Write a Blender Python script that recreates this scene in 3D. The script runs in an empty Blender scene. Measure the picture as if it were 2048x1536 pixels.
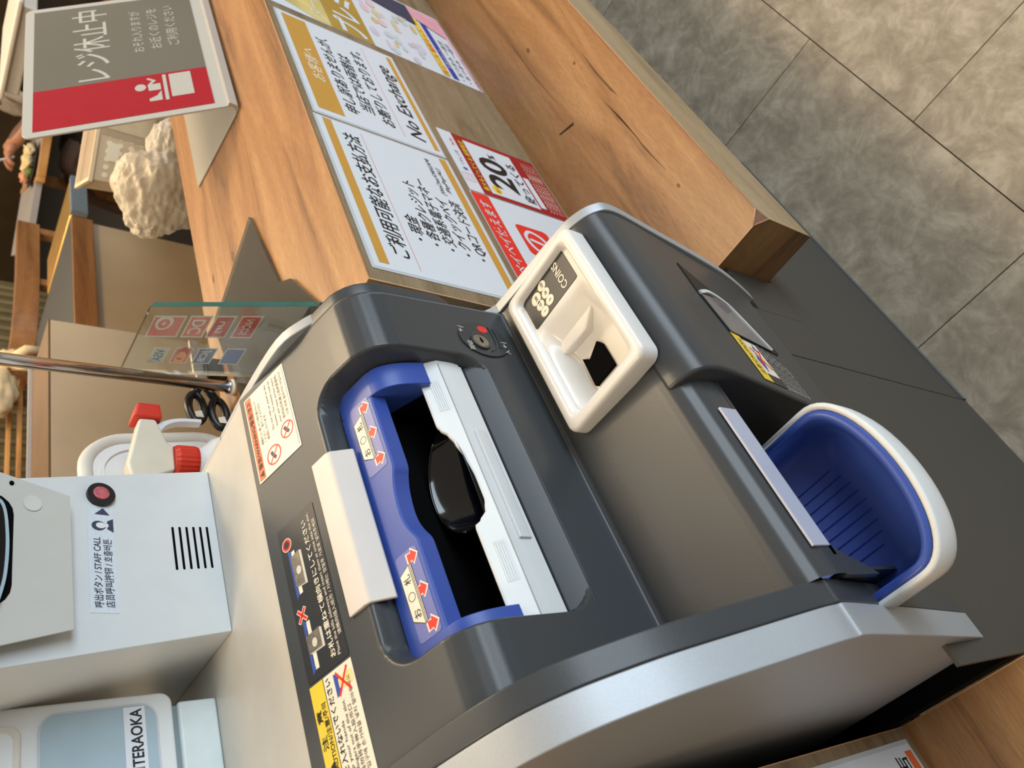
import bpy, bmesh, math, random
from mathutils import Vector, Matrix, noise
random.seed(7)
C = bpy.context.scene.collection
SC = bpy.context.scene

# ------------------------------------------------------------------ camera
CAMZ = 1.277
cam_d = bpy.data.cameras.new('camera'); cam = bpy.data.objects.new('camera', cam_d); C.objects.link(cam)
R2 = Vector((0.723005, -0.679221, 0.126185)); D2 = Vector((-0.349933, -0.517552, -0.780824)); FW = Vector((0.595660, 0.520383, -0.611875))
m = Matrix.Identity(4)
for i in range(3):
    m[i][0] = D2[i]; m[i][1] = R2[i]; m[i][2] = -FW[i]
m[2][3] = CAMZ
cam.matrix_world = m
cam_d.sensor_fit = 'HORIZONTAL'; cam_d.sensor_width = 36.0; cam_d.lens = 1585.17 / 2048 * 36
cam_d.clip_start = 0.02; cam_d.clip_end = 60
cam_d.dof.use_dof = True; cam_d.dof.focus_distance = 0.72; cam_d.dof.aperture_fstop = 11.0
SC.camera = cam

# ------------------------------------------------------------------ world, lamps, exposure
w = bpy.data.worlds.new('world'); SC.world = w; w.use_nodes = True
w.node_tree.nodes['Background'].inputs[0].default_value = (0.62, 0.55, 0.46, 1)
w.node_tree.nodes['Background'].inputs[1].default_value = 0.60
def area(name, loc, to, sx, sy, col, power, spread=180):
    l = bpy.data.lights.new(name, 'AREA'); l.shape = 'RECTANGLE'; l.size = sx; l.size_y = sy
    l.color = col; l.energy = power; l.spread = math.radians(spread)
    o = bpy.data.objects.new(name, l); C.objects.link(o); o.location = loc
    o.rotation_euler = (Vector(to) - Vector(loc)).to_track_quat('-Z', 'Y').to_euler()
    return o
area('shopfront_daylight', (2.2, -4.2, 2.3), (0.6, 0.4, 0.8), 5.0, 2.2, (0.74, 0.88, 1.0), 260)
area('ceiling_light_panel', (1.9, 1.5, 3.0), (1.9, 1.5, 0.0), 2.4, 2.2, (1.0, 0.80, 0.56), 62)
area('ceiling_lamp', (2.1, 0.9, 2.9), (1.7, 1.05, 0.9), 0.4, 0.4, (1.0, 0.76, 0.46), 24)  # lamp added to brighten the basket and bag behind the counter
area('ceiling_lamp', (-0.8, 0.9, 3.0), (0.2, 0.5, 1.0), 0.5, 0.5, (1.0, 0.76, 0.48), 22)
area('ceiling_lamp', (4.0, 3.6, 3.0), (4.0, 3.2, 0.8), 0.6, 0.6, (1.0, 0.76, 0.48), 40)
SC.view_settings.view_transform = 'Standard'; SC.view_settings.look = 'None'
SC.view_settings.exposure = 0.0; SC.view_settings.gamma = 1.0; SC.view_settings.use_curve_mapping = False

# ------------------------------------------------------------------ materials
def lin(c):
    return tuple(((v / 255) / 12.92 if v / 255 <= 0.04045 else ((v / 255 + 0.055) / 1.055) ** 2.4) for v in c) + (1,)
MATS = {}
def mat(name, rgb, rough=0.5, metal=0.0, var=0.06, scale=40, bump=0.0, coat=0.0, trans=0.0, ior=1.45, spec=0.5, emis=0.0, sss=0.0):
    if name in MATS: return MATS[name]
    M = bpy.data.materials.new(name); M.use_nodes = True; nt = M.node_tree; b = nt.nodes['Principled BSDF']
    b.inputs['Roughness'].default_value = rough; b.inputs['Metallic'].default_value = metal
    b.inputs['Coat Weight'].default_value = coat; b.inputs['Transmission Weight'].default_value = trans
    b.inputs['IOR'].default_value = ior; b.inputs['Specular IOR Level'].default_value = spec
    if sss: b.inputs['Subsurface Weight'].default_value = sss; b.inputs['Subsurface Radius'].default_value = (0.01, 0.01, 0.01)
    g = nt.nodes.new('ShaderNodeNewGeometry'); n = nt.nodes.new('ShaderNodeTexNoise')
    n.inputs['Scale'].default_value = scale; n.inputs['Detail'].default_value = 4
    nt.links.new(g.outputs['Position'], n.inputs['Vector'])
    r = nt.nodes.new('ShaderNodeValToRGB'); c = lin(rgb)
    r.color_ramp.elements[0].position = 0.3; r.color_ramp.elements[1].position = 0.7
    r.color_ramp.elements[0].color = tuple(v * (1 - var) for v in c[:3]) + (1,)
    r.color_ramp.elements[1].color = tuple(min(1, v * (1 + var)) for v in c[:3]) + (1,)
    nt.links.new(n.outputs['Fac'], r.inputs['Fac']); nt.links.new(r.outputs['Color'], b.inputs['Base Color'])
    if bump:
        bp = nt.nodes.new('ShaderNodeBump'); bp.inputs['Strength'].default_value = bump; bp.inputs['Distance'].default_value = 0.002
        nt.links.new(n.outputs['Fac'], bp.inputs['Height']); nt.links.new(bp.outputs['Normal'], b.inputs['Normal'])
    MATS[name] = M; return M
def wood(name, dark, mid, light, axis='X', rough=0.42, sc=1.0):
    if name in MATS: return MATS[name]
    M = bpy.data.materials.new(name); M.use_nodes = True; nt = M.node_tree; b = nt.nodes['Principled BSDF']
    b.inputs['Roughness'].default_value = rough
    g = nt.nodes.new('ShaderNodeNewGeometry'); mp = nt.nodes.new('ShaderNodeMapping')
    s = {'X': (1.6, 17, 17), 'Y': (17, 1.6, 17), 'Z': (17, 17, 1.6)}[axis]
    mp.inputs['Scale'].default_value = tuple(v * sc for v in s); nt.links.new(g.outputs['Position'], mp.inputs['Vector'])
    n1 = nt.nodes.new('ShaderNodeTexNoise'); n1.inputs['Scale'].default_value = 1.0; n1.inputs['Detail'].default_value = 6; n1.inputs['Roughness'].default_value = 0.62; n1.inputs['Distortion'].default_value = 1.2
    nt.links.new(mp.outputs['Vector'], n1.inputs['Vector'])
    r = nt.nodes.new('ShaderNodeValToRGB'); e = r.color_ramp.elements
    e[0].position = 0.25; e[0].color = lin(dark); e[1].position = 0.72; e[1].color = lin(light)
    k = e.new(0.45); k.color = lin(mid)
    nt.links.new(n1.outputs['Fac'], r.inputs['Fac'])
    mp2 = nt.nodes.new('ShaderNodeMapping'); mp2.inputs['Scale'].default_value = tuple(v * 7 * sc for v in s)
    nt.links.new(g.outputs['Position'], mp2.inputs['Vector'])
    n2 = nt.nodes.new('ShaderNodeTexNoise'); n2.inputs['Detail'].default_value = 3; nt.links.new(mp2.outputs['Vector'], n2.inputs['Vector'])
    mx = nt.nodes.new('ShaderNodeMix'); mx.data_type = 'RGBA'; mx.blend_type = 'MULTIPLY'; mx.inputs['Factor'].default_value = 0.35
    r2 = nt.nodes.new('ShaderNodeValToRGB'); r2.color_ramp.elements[0].position = 0.35; r2.color_ramp.elements[0].color = (0.45, 0.4, 0.36, 1); r2.color_ramp.elements[1].position = 0.6; r2.color_ramp.elements[1].color = (1, 1, 1, 1)
    nt.links.new(n2.outputs['Fac'], r2.inputs['Fac']); nt.links.new(r.outputs['Color'], mx.inputs['A']); nt.links.new(r2.outputs['Color'], mx.inputs['B'])
    nt.links.new(mx.outputs['Result'], b.inputs['Base Color'])
    MATS[name] = M; return M
def stone(name):
    M = bpy.data.materials.new(name); M.use_nodes = True; nt = M.node_tree; b = nt.nodes['Principled BSDF']
    b.inputs['Roughness'].default_value = 0.55
    tc = nt.nodes.new('ShaderNodeNewGeometry'); oi = nt.nodes.new('ShaderNodeObjectInfo')
    ad = nt.nodes.new('ShaderNodeVectorMath'); ad.operation = 'ADD'
    ml = nt.nodes.new('ShaderNodeVectorMath'); ml.operation = 'SCALE'; ml.inputs['Scale'].default_value = 9.0
    cb = nt.nodes.new('ShaderNodeCombineXYZ'); nt.links.new(oi.outputs['Random'], cb.inputs[0]); nt.links.new(oi.outputs['Random'], cb.inputs[1])
    nt.links.new(cb.outputs[0], ml.inputs[0]); nt.links.new(tc.outputs['Position'], ad.inputs[0]); nt.links.new(ml.outputs[0], ad.inputs[1])
    n = nt.nodes.new('ShaderNodeTexNoise'); n.inputs['Scale'].default_value = 13; n.inputs['Detail'].default_value = 13; n.inputs['Roughness'].default_value = 0.76; n.inputs['Distortion'].default_value = 0.45
    nt.links.new(ad.outputs[0], n.inputs['Vector'])
    wv = nt.nodes.new('ShaderNodeTexWave'); wv.wave_type = 'RINGS'; wv.inputs['Scale'].default_value = 9; wv.inputs['Distortion'].default_value = 26; wv.inputs['Detail'].default_value = 5; wv.inputs['Detail Scale'].default_value = 0.9
    nt.links.new(ad.outputs[0], wv.inputs['Vector'])
    mx = nt.nodes.new('ShaderNodeMix'); mx.inputs['Factor'].default_value = 0.045
    nt.links.new(n.outputs['Fac'], mx.inputs[2]); nt.links.new(wv.outputs['Fac'], mx.inputs[3])
    r = nt.nodes.new('ShaderNodeValToRGB'); e = r.color_ramp.elements
    e[0].position = 0.30; e[0].color = lin((126, 115, 99)); e[1].position = 0.70; e[1].color = lin((198, 186, 166)); k = e.new(0.49); k.color = lin((160, 148, 129))
    nt.links.new(mx.outputs[0], r.inputs['Fac']); nt.links.new(r.outputs['Color'], b.inputs['Base Color'])
    MATS[name] = M; return M
oak = wood('oak_laminate', (94, 64, 38), (158, 112, 68), (186, 142, 94))
oakf = wood('pale_oak_edge', (120, 98, 70), (158, 134, 100), (182, 160, 126))
ash = wood('grey_brown_laminate', (92, 76, 56), (136, 116, 88), (158, 138, 110))
walnut = wood('walnut_end', (84, 60, 36), (140, 105, 66), (168, 132, 88), 'Y')
tilem = stone('stone_tile')
grout = mat('grout', (58, 52, 46), 0.9)
plinthm = mat('charcoal_laminate', (66, 63, 58), 0.55, var=0.04, scale=200)
darkm = mat('charcoal_plastic', (60, 63, 66), 0.33, var=0.03, scale=600, bump=0.03)
darkm2 = mat('charcoal_plastic_smooth', (52, 56, 60), 0.3, var=0.03)
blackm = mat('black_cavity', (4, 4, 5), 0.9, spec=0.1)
blackg = mat('black_gloss', (10, 9, 8), 0.14, coat=0.5)
rubber = mat('black_roller', (18, 15, 13), 0.35, var=0.4, scale=120)
silver = mat('silver_paint', (172, 177, 182), 0.5, metal=0.5, var=0.05, scale=900)
white = mat('white_plastic', (216, 219, 219), 0.35, var=0.02)
white2 = mat('warm_white_plastic', (208, 203, 192), 0.38, var=0.03)
kiosk = mat('kiosk_white_steel', (205, 210, 212), 0.32, var=0.02)
pearl = mat('pearl_translucent_plastic', (224, 222, 218), 0.22, var=0.02, sss=0.25)
frost = mat('frosted_lens', (214, 206, 198), 0.4, var=0.02, sss=0.2)
strip = mat('pale_lens_strip', (176, 180, 198), 0.35, var=0.02)
blue = mat('blue_plastic', (54, 80, 162), 0.36, var=0.03)
blue2 = mat('deep_blue_plastic', (30, 60, 156), 0.34, var=0.03)
bluefilm = mat('violet_film', (104, 112, 176), 0.3, var=0.02)
red = mat('red_ink', (226, 48, 36), 0.4, var=0.03)
redd = mat('crimson_vinyl', (158, 20, 34), 0.25, var=0.03)
paper = mat('white_paper', (216, 220, 226), 0.35, var=0.01)
cream = mat('cream_paper', (234, 224, 204), 0.4, var=0.02)
ink = mat('black_ink', (16, 16, 18), 0.5, var=0.0)
inkb = mat('navy_ink', (52, 58, 84), 0.5, var=0.1)
gold = mat('ochre_ink', (200, 148, 62), 0.4, var=0.02)
gold2 = mat('gold_print', (176, 140, 52), 0.4, var=0.12, scale=12)
yellow = mat('yellow_ink', (232, 200, 60), 0.4, var=0.02)
orange = mat('orange_ink', (222, 104, 52), 0.4, var=0.02)
pinkm = mat('pink_print', (228, 164, 178), 0.4, var=0.1)
greenm = mat('green_print', (96, 160, 96), 0.4)
label_dark = mat('dark_label', (44, 45, 47), 0.28, var=0.02)
sign_grey = mat('sign_grey_vinyl', (106, 101, 90), 0.22, var=0.03, scale=6)
signw = mat('sign_white_acrylic', (178, 175, 167), 0.25, var=0.01)
chrome = mat('chrome', (200, 200, 204), 0.12, metal=1.0, var=0.02)
steel = mat('worn_steel', (150, 142, 130), 0.32, metal=0.9, var=0.2, scale=200)
glass = mat('clear_acrylic', (244, 250, 247), 0.02, trans=1.0, ior=1.49, var=0.0)
tealedge = mat('teal_acrylic_edge', (90, 150, 142), 0.1, trans=0.6, ior=1.49, var=0.1)
acrylic_refl = mat('acrylic_grey_reflection', (150, 144, 128), 0.04, trans=0.85, ior=1.3, var=0.02)  # base plate is clear acrylic; its grey reflection is put into the colour
beige = mat('beige_panel', (188, 166, 136), 0.5, var=0.08, scale=5)
brown = mat('brown_laminate', (104, 76, 46), 0.5, var=0.1, scale=8)
midwood = wood('mid_wood', (96, 62, 34), (150, 102, 60), (176, 126, 78), rough=0.4, sc=0.5)
honey = wood('honey_wood', (130, 84, 38), (190, 134, 70), (214, 160, 92), sc=0.5)
slate = mat('slate_grey_top', (58, 59, 60), 0.6, var=0.04, scale=6)
greytop = mat('pale_grey_top', (160, 154, 150), 0.45, var=0.04)
brass_lit_gold = mat('brass_lit_gold', (214, 168, 84), 0.3, metal=0.8, var=0.1, scale=20)  # gold light on the metal trim is mixed into this colour
wallm = mat('dark_brown_wall', (104, 80, 50), 0.7, var=0.15, scale=3)
skin = mat('skin', (182, 128, 98), 0.5, var=0.06, scale=30)
legskin = mat('stockinged_leg', (120, 90, 72), 0.55, var=0.06, scale=30)
shirt = mat('grey_blouse', (150, 142, 132), 0.8, var=0.12, scale=20)
skirtm = mat('dark_skirt', (44, 36, 26), 0.8, var=0.1)
hairm = mat('dark_hair', (28, 22, 18), 0.45, var=0.2, scale=200)
foodm = mat('pale_food', (226, 202, 150), 0.7, var=0.15, scale=40)
basketm = mat('cream_basket', (218, 196, 162), 0.5, var=0.03)
litholem = mat('lit_hole_cream', (250, 236, 206), 0.6, var=0.01)  # brighter cream stands in for light showing through the holes
bagm = mat('thin_white_plastic', (236, 226, 208), 0.3, var=0.04, scale=20, bump=0.2, sss=0.3)
olive = mat('olive_upholstery', (104, 92, 62), 0.7, var=0.2, scale=14)
ice = mat('pale_blue_grey_panel', (158, 180, 192), 0.4, var=0.02)

# ------------------------------------------------------------------ mesh helpers
def link(name, me, m, parent=None, smooth=False):
    o = bpy.data.objects.new(name, me); C.objects.link(o)
    if m is not None: me.materials.append(m)
    if smooth:
        for p in me.polygons: p.use_smooth = True
    if parent is not None:
        o.parent = parent; o.matrix_parent_inverse = pinv(parent)
    return o
def pinv(p):
    m = p.matrix_basis.copy(); q = p
    return m.inverted()
def finish(bm, name, m, parent=None, smooth=False, bevel=0.0, seg=2):
    bmesh.ops.recalc_face_normals(bm, faces=bm.faces)
    me = bpy.data.meshes.new(name); bm.to_mesh(me); bm.free()
    o = link(name, me, m, parent, smooth)
    if bevel:
        b = o.modifiers.new('bevel', 'BEVEL'); b.width = bevel; b.segments = seg; b.limit_method = 'ANGLE'; b.angle_limit = math.radians(35)
        for p in me.polygons: p.use_smooth = True
        sm = o.modifiers.new('wn', 'WEIGHTED_NORMAL'); sm.keep_sharp = True
    return o
def thing(name, label, cat, loc, group=None, kind=None):
    o = bpy.data.objects.new(name, None); C.objects.link(o); o.location = loc; o.empty_display_size = 0.05
    tag(o, label, cat, group, kind); return o
def tag(o, label=None, cat=None, group=None, kind=None):
    if label: o['label'] = label
    if cat: o['category'] = cat
    if group: o['group'] = group
    if kind: o['kind'] = kind
    return o
def bm_box(bm, a, b):
    v = [bm.verts.new((x, y, z)) for x in (a[0], b[0]) for y in (a[1], b[1]) for z in (a[2], b[2])]
    for f in ((0, 1, 3, 2), (4, 6, 7, 5), (0, 4, 5, 1), (2, 3, 7, 6), (0, 2, 6, 4), (1, 5, 7, 3)): bm.faces.new([v[i] for i in f])
def box(name, a, b, m, parent=None, bevel=0.0, seg=2):
    bm = bmesh.new(); bm_box(bm, a, b); return finish(bm, name, m, parent, bevel=bevel, seg=seg)
def bm_prism(bm, prof, x0, x1):
    "closed YZ polygon swept along X"
    n = len(prof)
    A = [bm.verts.new((x0, p[0], p[1])) for p in prof]; B = [bm.verts.new((x1, p[0], p[1])) for p in prof]
    bm.faces.new(A[::-1]); bm.faces.new(B)
    for i in range(n): bm.faces.new((A[i], A[(i + 1) % n], B[(i + 1) % n], B[i]))
def prism(name, prof, x0, x1, m, parent=None, bevel=0.0, seg=2, smooth=False):
    bm = bmesh.new(); bm_prism(bm, prof, x0, x1); return finish(bm, name, m, parent, bevel=bevel, seg=seg, smooth=smooth)
def spline(pts, n=6):
    "Catmull-Rom through 2D points"
    out = []
    for i in range(len(pts) - 1):
        p0 = pts[max(i - 1, 0)]; p1 = pts[i]; p2 = pts[i + 1]; p3 = pts[min(i + 2, len(pts) - 1)]
        for k in range(n):
            t = k / n
            out.append(tuple(0.5 * ((2 * p1[j]) + (-p0[j] + p2[j]) * t + (2 * p0[j] - 5 * p1[j] + 4 * p2[j] - p3[j]) * t * t + (-p0[j] + 3 * p1[j] - 3 * p2[j] + p3[j]) * t ** 3) for j in range(len(p1))))
    out.append(tuple(pts[-1])); return out
def rrect(x0, y0, x1, y1, r, n=5):
    pts = []
    for cx, cy, a0 in ((x1 - r, y1 - r, 0), (x0 + r, y1 - r, 90), (x0 + r, y0 + r, 180), (x1 - r, y0 + r, 270)):
        for k in range(n + 1):
            a = math.radians(a0 + 90 * k / n); pts.append((cx + r * math.cos(a), cy + r * math.sin(a)))
    return pts
class Fr:
    "a flat working frame: origin, right, up; n points out of the surface"
    def __init__(s, o, r, u):
        s.o = Vector(o); s.r = Vector(r).normalized(); s.u = Vector(u).normalized(); s.n = s.r.cross(s.u)
    def P(s, x, y, h=0.0): return s.o + s.r * x + s.u * y + s.n * h
    def mat(s, x, y, h):
        p = s.P(x, y, h); M = Matrix.Identity(4)
        for i in range(3):
            M[i][0] = s.r[i]; M[i][1] = s.u[i]; M[i][2] = s.n[i]; M[i][3] = p[i]
        return M
def slab(name, fr, poly, h0, h1, m, parent=None, bevel=0.0, seg=2):
    bm = bmesh.new(); A = [bm.verts.new(fr.P(x, y, h0)) for x, y in poly]; B = [bm.verts.new(fr.P(x, y, h1)) for x, y in poly]; n = len(poly)
    bm.faces.new(A[::-1]); bm.faces.new(B)
    for i in range(n): bm.faces.new((A[i], A[(i + 1) % n], B[(i + 1) % n], B[i]))
    return finish(bm, name, m, parent, bevel=bevel, seg=seg)
def rect(x0, y0, x1, y1): return [(x0, y0), (x1, y0), (x1, y1), (x0, y1)]
def ring(name, fr, cx, cy, r0, r1, h0, h1, m, parent, n=32, sy=1.0):
    bm = bmesh.new(); V = []
    for k in range(n):
        a = 2 * math.pi * k / n; c, s = math.cos(a), math.sin(a) * sy
        V.append([bm.verts.new(fr.P(cx + r * c, cy + r * s, h)) for r, h in ((r0, h0), (r1, h0), (r1, h1), (r0, h1))])
    for k in range(n):
        a, b = V[k], V[(k + 1) % n]
        for j in range(4): bm.faces.new((a[j], a[(j + 1) % 4], b[(j + 1) % 4], b[j]))
    return finish(bm, name, m, parent)
def disc(name, fr, cx, cy, rx, ry, h0, h1, m, parent, n=28, bevel=0.0):
    return slab(name, fr, [(cx + rx * math.cos(2 * math.pi * k / n), cy + ry * math.sin(2 * math.pi * k / n)) for k in range(n)], h0, h1, m, parent, bevel)
def stroke(name, fr, pts, wd, h0, h1, m, parent, closed=False):
    "a flat ribbon of constant width along a 2D path, mitred at its joints"
    P = []
    for p in pts:
        if not P or math.dist(P[-1], p) > 1e-6: P.append(p)
    if closed and math.dist(P[0], P[-1]) < 1e-6: P.pop()
    n = len(P); bm = bmesh.new(); R_ = []
    for i in range(n):
        a = Vector(P[i - 1]) if (i or closed) else None; c_ = Vector(P[i]); b = Vector(P[(i + 1) % n]) if (i < n - 1 or closed) else None
        d1 = (c_ - a).normalized() if a is not None else None; d2 = (b - c_).normalized() if b is not None else None
        if d1 is None: d1 = d2
        if d2 is None: d2 = d1
        t = (d1 + d2); t = t.normalized() if t.length > 1e-6 else d1
        q = Vector((-t.y, t.x)); k = wd / 2 / max(0.35, q.dot(Vector((-d1.y, d1.x))))
        R_.append([bm.verts.new(fr.P(c_.x + q.x * k * s_, c_.y + q.y * k * s_, h)) for s_, h in ((-1, h0), (1, h0), (1, h1), (-1, h1))])
    for i in range(n if closed else n - 1):
        a, b = R_[i], R_[(i + 1) % n]
        for j in range(4): bm.faces.new((a[j], a[(j + 1) % 4], b[(j + 1) % 4], b[j]))
    if not closed: bm.faces.new(R_[0][::-1]); bm.faces.new(R_[-1])
    return finish(bm, name, m, parent)
def text(fr, s, x, y, size, m, parent, h=0.0004, sx=1.0, shear=0.0, bold=0.0, align='LEFT', rot=0.0, width=None, name='lettering', mirror=False):
    cu = bpy.data.curves.new('lettering', 'FONT'); cu.body = s; cu.size = size; cu.shear = shear; cu.offset = bold * size; cu.align_x = align; cu.resolution_u = 3
    tmp = bpy.data.objects.new('tmp', cu); C.objects.link(tmp)
    dg = bpy.context.evaluated_depsgraph_get(); me = bpy.data.meshes.new_from_object(tmp.evaluated_get(dg)); bpy.data.objects.remove(tmp); bpy.data.curves.remove(cu)
    xs = [v.co.x for v in me.vertices] or [0, 1]
    if width: sx = width / max(1e-6, max(xs) - min(xs))
    x0 = min(xs) if width else 0.0
    M = fr.mat(x, y, h) @ Matrix.Rotation(rot, 4, 'Z')
    for v in me.vertices: v.co = M @ Vector((((v.co.x - x0) * sx) * (-1 if mirror else 1), v.co.y, 0))
    me.name = name; me.materials.clear()
    return link(name, me, m, parent)
def tube(name, pts, rad, m, parent=None, n=14, closed=False, cap=True):
    bm = bmesh.new(); P = [Vector(p) for p in pts]; R = rad if isinstance(rad, (list, tuple)) else [rad] * len(P); rings = []
    up = None
    for i, p in enumerate(P):
        a = P[i - 1] if (i or closed) else P[0]; b = P[(i + 1) % len(P)] if (i < len(P) - 1 or closed) else P[-1]
        d = (b - a).normalized()
        if up is None: up = d.orthogonal().normalized()
        s = d.cross(up).normalized(); up = s.cross(d).normalized()
        rings.append([bm.verts.new(p + (s * math.cos(2 * math.pi * k / n) + up * math.sin(2 * math.pi * k / n)) * R[i]) for k in range(n)])
    L = len(rings)
    for i in range(L if closed else L - 1):
        for k in range(n): bm.faces.new((rings[i][k], rings[i][(k + 1) % n], rings[(i + 1) % L][(k + 1) % n], rings[(i + 1) % L][k]))
    if cap and not closed: bm.faces.new(rings[0][::-1]); bm.faces.new(rings[-1])
    return finish(bm, name, m, parent, smooth=True)
def grid(name, fn, nu, nv, m, parent=None, smooth=True, solid=0.0):
    bm = bmesh.new(); V = [[bm.verts.new(fn(u / nu, v / nv)) for v in range(nv + 1)] for u in range(nu + 1)]
    for u in range(nu):
        for v in range(nv): bm.faces.new((V[u][v], V[u + 1][v], V[u + 1][v + 1], V[u][v + 1]))
    me = bpy.data.meshes.new(name); bm.to_mesh(me); bm.free(); o = link(name, me, m, parent, smooth)
    if solid:
        s = o.modifiers.new('solid', 'SOLIDIFY'); s.thickness = solid; s.offset = 0
    return o
def blob(name, c, r, m, parent=None, amp=0.0, fr=8.0, sub=4, sc=(1, 1, 1), seed=0, rot=0.0, crease=0.0):
    bm = bmesh.new(); bmesh.ops.create_icosphere(bm, subdivisions=sub, radius=1)
    for v in bm.verts:
        d = v.co.normalized(); k = 1 + amp * noise.fractal(d * fr * 0.3 + Vector((seed, seed, 0)), 0.8, 2.0, 5)
        if crease:
            q_ = Vector((d.x * 1.5, d.y * 1.5, d.z * 2.6)) + Vector((seed * 1.7, 0, seed))
            k += crease * (0.5 - 2.2 * abs(noise.noise(q_))) + crease * 0.5 * (0.5 - 2.0 * abs(noise.noise(q_ * 2.3)))
        v.co = Vector(c) + Matrix.Rotation(rot, 3, 'Z') @ Vector((d.x * r * sc[0], d.y * r * sc[1], d.z * r * sc[2])) * k
    return finish(bm, name, m, parent, smooth=True)
UX = Vector((1, 0, 0))

# ------------------------------------------------------------------ floor with stone tiles
fl = box('floor', (-6, -8, -0.05), (14, 12, -0.004), grout); tag(fl, kind='structure')
def tile_mesh(x0, y0, x1, y1):
    bm = bmesh.new(); bm_box(bm, (x0, y0, -0.006), (x1, y1, 0.0)); me = bpy.data.meshes.new('tile'); bmesh.ops.recalc_face_normals(bm, faces=bm.faces); bm.to_mesh(me); bm.free(); me.materials.append(tilem); return me
tm = tile_mesh(0.001, 0.001, 0.599, 0.299)
for j in range(-6, 2):
    off = 0.57 if j % 2 == 0 else 0.87
    for i in range(-3, 6):
        t = bpy.data.objects.new('tile', tm); C.objects.link(t); t.parent = fl
        t.location = (off + 0.6 * i, 0.045 + 0.3 * j, 0)
# carpet of the seating area behind the counters
cp = box('floor_seating', (-6, 0.66, -0.004), (14, 12, 0.001), mat('dark_carpet', (52, 46, 38), 0.9, var=0.2, scale=30)); tag(cp, kind='structure')
wb = box('wall_back', (-6, 9.0, 0), (14, 9.1, 3.2), wallm); tag(wb, kind='structure')
wr = box('wall_right', (11.0, -8, 0), (11.1, 9.0, 3.2), wallm); tag(wr, kind='structure')

# ------------------------------------------------------------------ right counter
XC = 0.621; YR = 0.430; YF = 0.207; ZT = 0.904; ZL = 0.469; YB = 0.825
rc = thing('register_counter', 'wooden register counter with a low bag ledge and notices taped on its riser', 'counter', (XC, YR, 0))
box('top_slab', (XC, YR, ZT - 0.003), (4.2, YB, ZT), oak, rc, bevel=0.0008)
box('riser_panel', (XC, YR, 0.36), (4.2, YR + 0.02, ZT - 0.003), ash, rc)
box('end_panel', (XC, YR + 0.0205, 0.0), (XC + 0.02, YB, ZT - 0.0032), walnut, rc)
box('back_panel', (XC + 0.021, YB - 0.02, 0.0), (4.2, YB, ZT - 0.0225), ash, rc)
# ledge: slab with a clipped front corner, laminate sheets proud of the core
c = 0.0155
def ledge(name, pts, z0, z1, m, p): 
    return slab(name, Fr((0, 0, 0), (1, 0, 0), (0, 1, 0)), pts, z0, z1, m, p)
bm = bmesh.new()
z0, z1 = 0.361, ZL
# faceted corner: clipped where top, front and end meet
v = {k: bm.verts.new(p) for k, p in dict(
    a=(XC + c, YF, z1), b=(XC, YF + c, z1), cc=(XC, YF, z1 - c), d=(XC, YF, z0), e=(4.2, YF, z0), f=(4.2, YF, z1),
    g=(4.2, YR + 0.002, z1), h=(XC, YR + 0.002, z1), i=(XC, YR + 0.002, z0), j=(4.2, YR + 0.002, z0)).items()}
faces = {'top': ('a', 'f', 'g', 'h', 'b'), 'front': ('a', 'cc', 'd', 'e', 'f'), 'end': ('b', 'h', 'i', 'd', 'cc'), 'clip': ('a', 'b', 'cc'), 'bot': ('d', 'i', 'j', 'e'), 'back': ('h', 'g', 'j', 'i'), 'far': ('e', 'j', 'g', 'f')}
fs = {k: bm.faces.new([v[q] for q in q_]) for k, q_ in faces.items()}
fs['front'].material_index = 1; fs['end'].material_index = 2; fs['clip'].material_index = 3; fs['bot'].material_index = 2
lo = finish(bm, 'bag_ledge', oak, rc)
clipm = wood('corner_clip', (92, 60, 44), (140, 98, 76), (158, 116, 90), 'Z')
for q in (oakf, walnut, clipm): lo.data.materials.append(q)
edgem = mat('laminate_edge_line', (214, 168, 128), 0.5)
def edge_line(a, b, p, r=0.0007): tube('edge_banding', (a, b), r, edgem, p, n=6)
edge_line((XC + c, YF, z1), (4.2, YF, z1), rc); edge_line((XC + c, YF, z1), (XC, YF + c, z1), rc); edge_line((XC, YF + c, z1), (XC, YR, z1), rc, 0.0005)
edge_line((XC, YF, z1 - c), (XC, YF, z0), rc, 0.0005); edge_line((XC, YF, z1 - c), (XC, YF + c, z1), rc, 0.0005)
edge_line((XC, YR, ZL), (XC, YR, ZT), rc, 0.0006); edge_line((XC, YR, ZT), (4.2, YR, ZT), rc, 0.0005)
box('leg_panel', (XC + 0.06, 0.60, 0.0), (4.2, 0.62, 0.361), plinthm, rc)
# knots and dark streaks in the ledge top
fl_top = Fr((0, 0, ZL), (1, 0, 0), (0, 1, 0))
streak = mat('dark_grain_streak', (96, 64, 38), 0.5)
knot = mat('wood_knot', (108, 74, 44), 0.5, var=0.35, scale=260)
slab('scuff', fl_top, [(1.0485, 0.3605), (1.0445, 0.3592), (1.0300, 0.3305), (1.0325, 0.3285), (1.0345, 0.3290), (1.0470, 0.3580)], 0.0001, 0.0004, mat('black_scuff', (28, 22, 18), 0.8), rc)
for (kx, ky, rx, ry) in ((0.7635, 0.2625, 0.004, 0.0022), (1.118, 0.266, 0.004, 0.0025), (1.255, 0.315, 0.007, 0.003)):
    disc('knot', fl_top, kx, ky, rx, ry, 0.0001, 0.0003, knot, rc, n=14)
for pts in ([(0.80, 0.262), (0.86, 0.2665), (0.93, 0.2635), (1.0, 0.268), (0.95, 0.2645), (0.88, 0.2640)], [(0.98, 0.246), (1.05, 0.2475), (1.12, 0.2455), (1.06, 0.2505), (1.0, 0.2495)], [(1.09, 0.33), (1.2, 0.3345), (1.32, 0.333), (1.2, 0.3362)]):
    slab('grain_streak', fl_top, pts, 0.0001, 0.0003, streak, rc)
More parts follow.
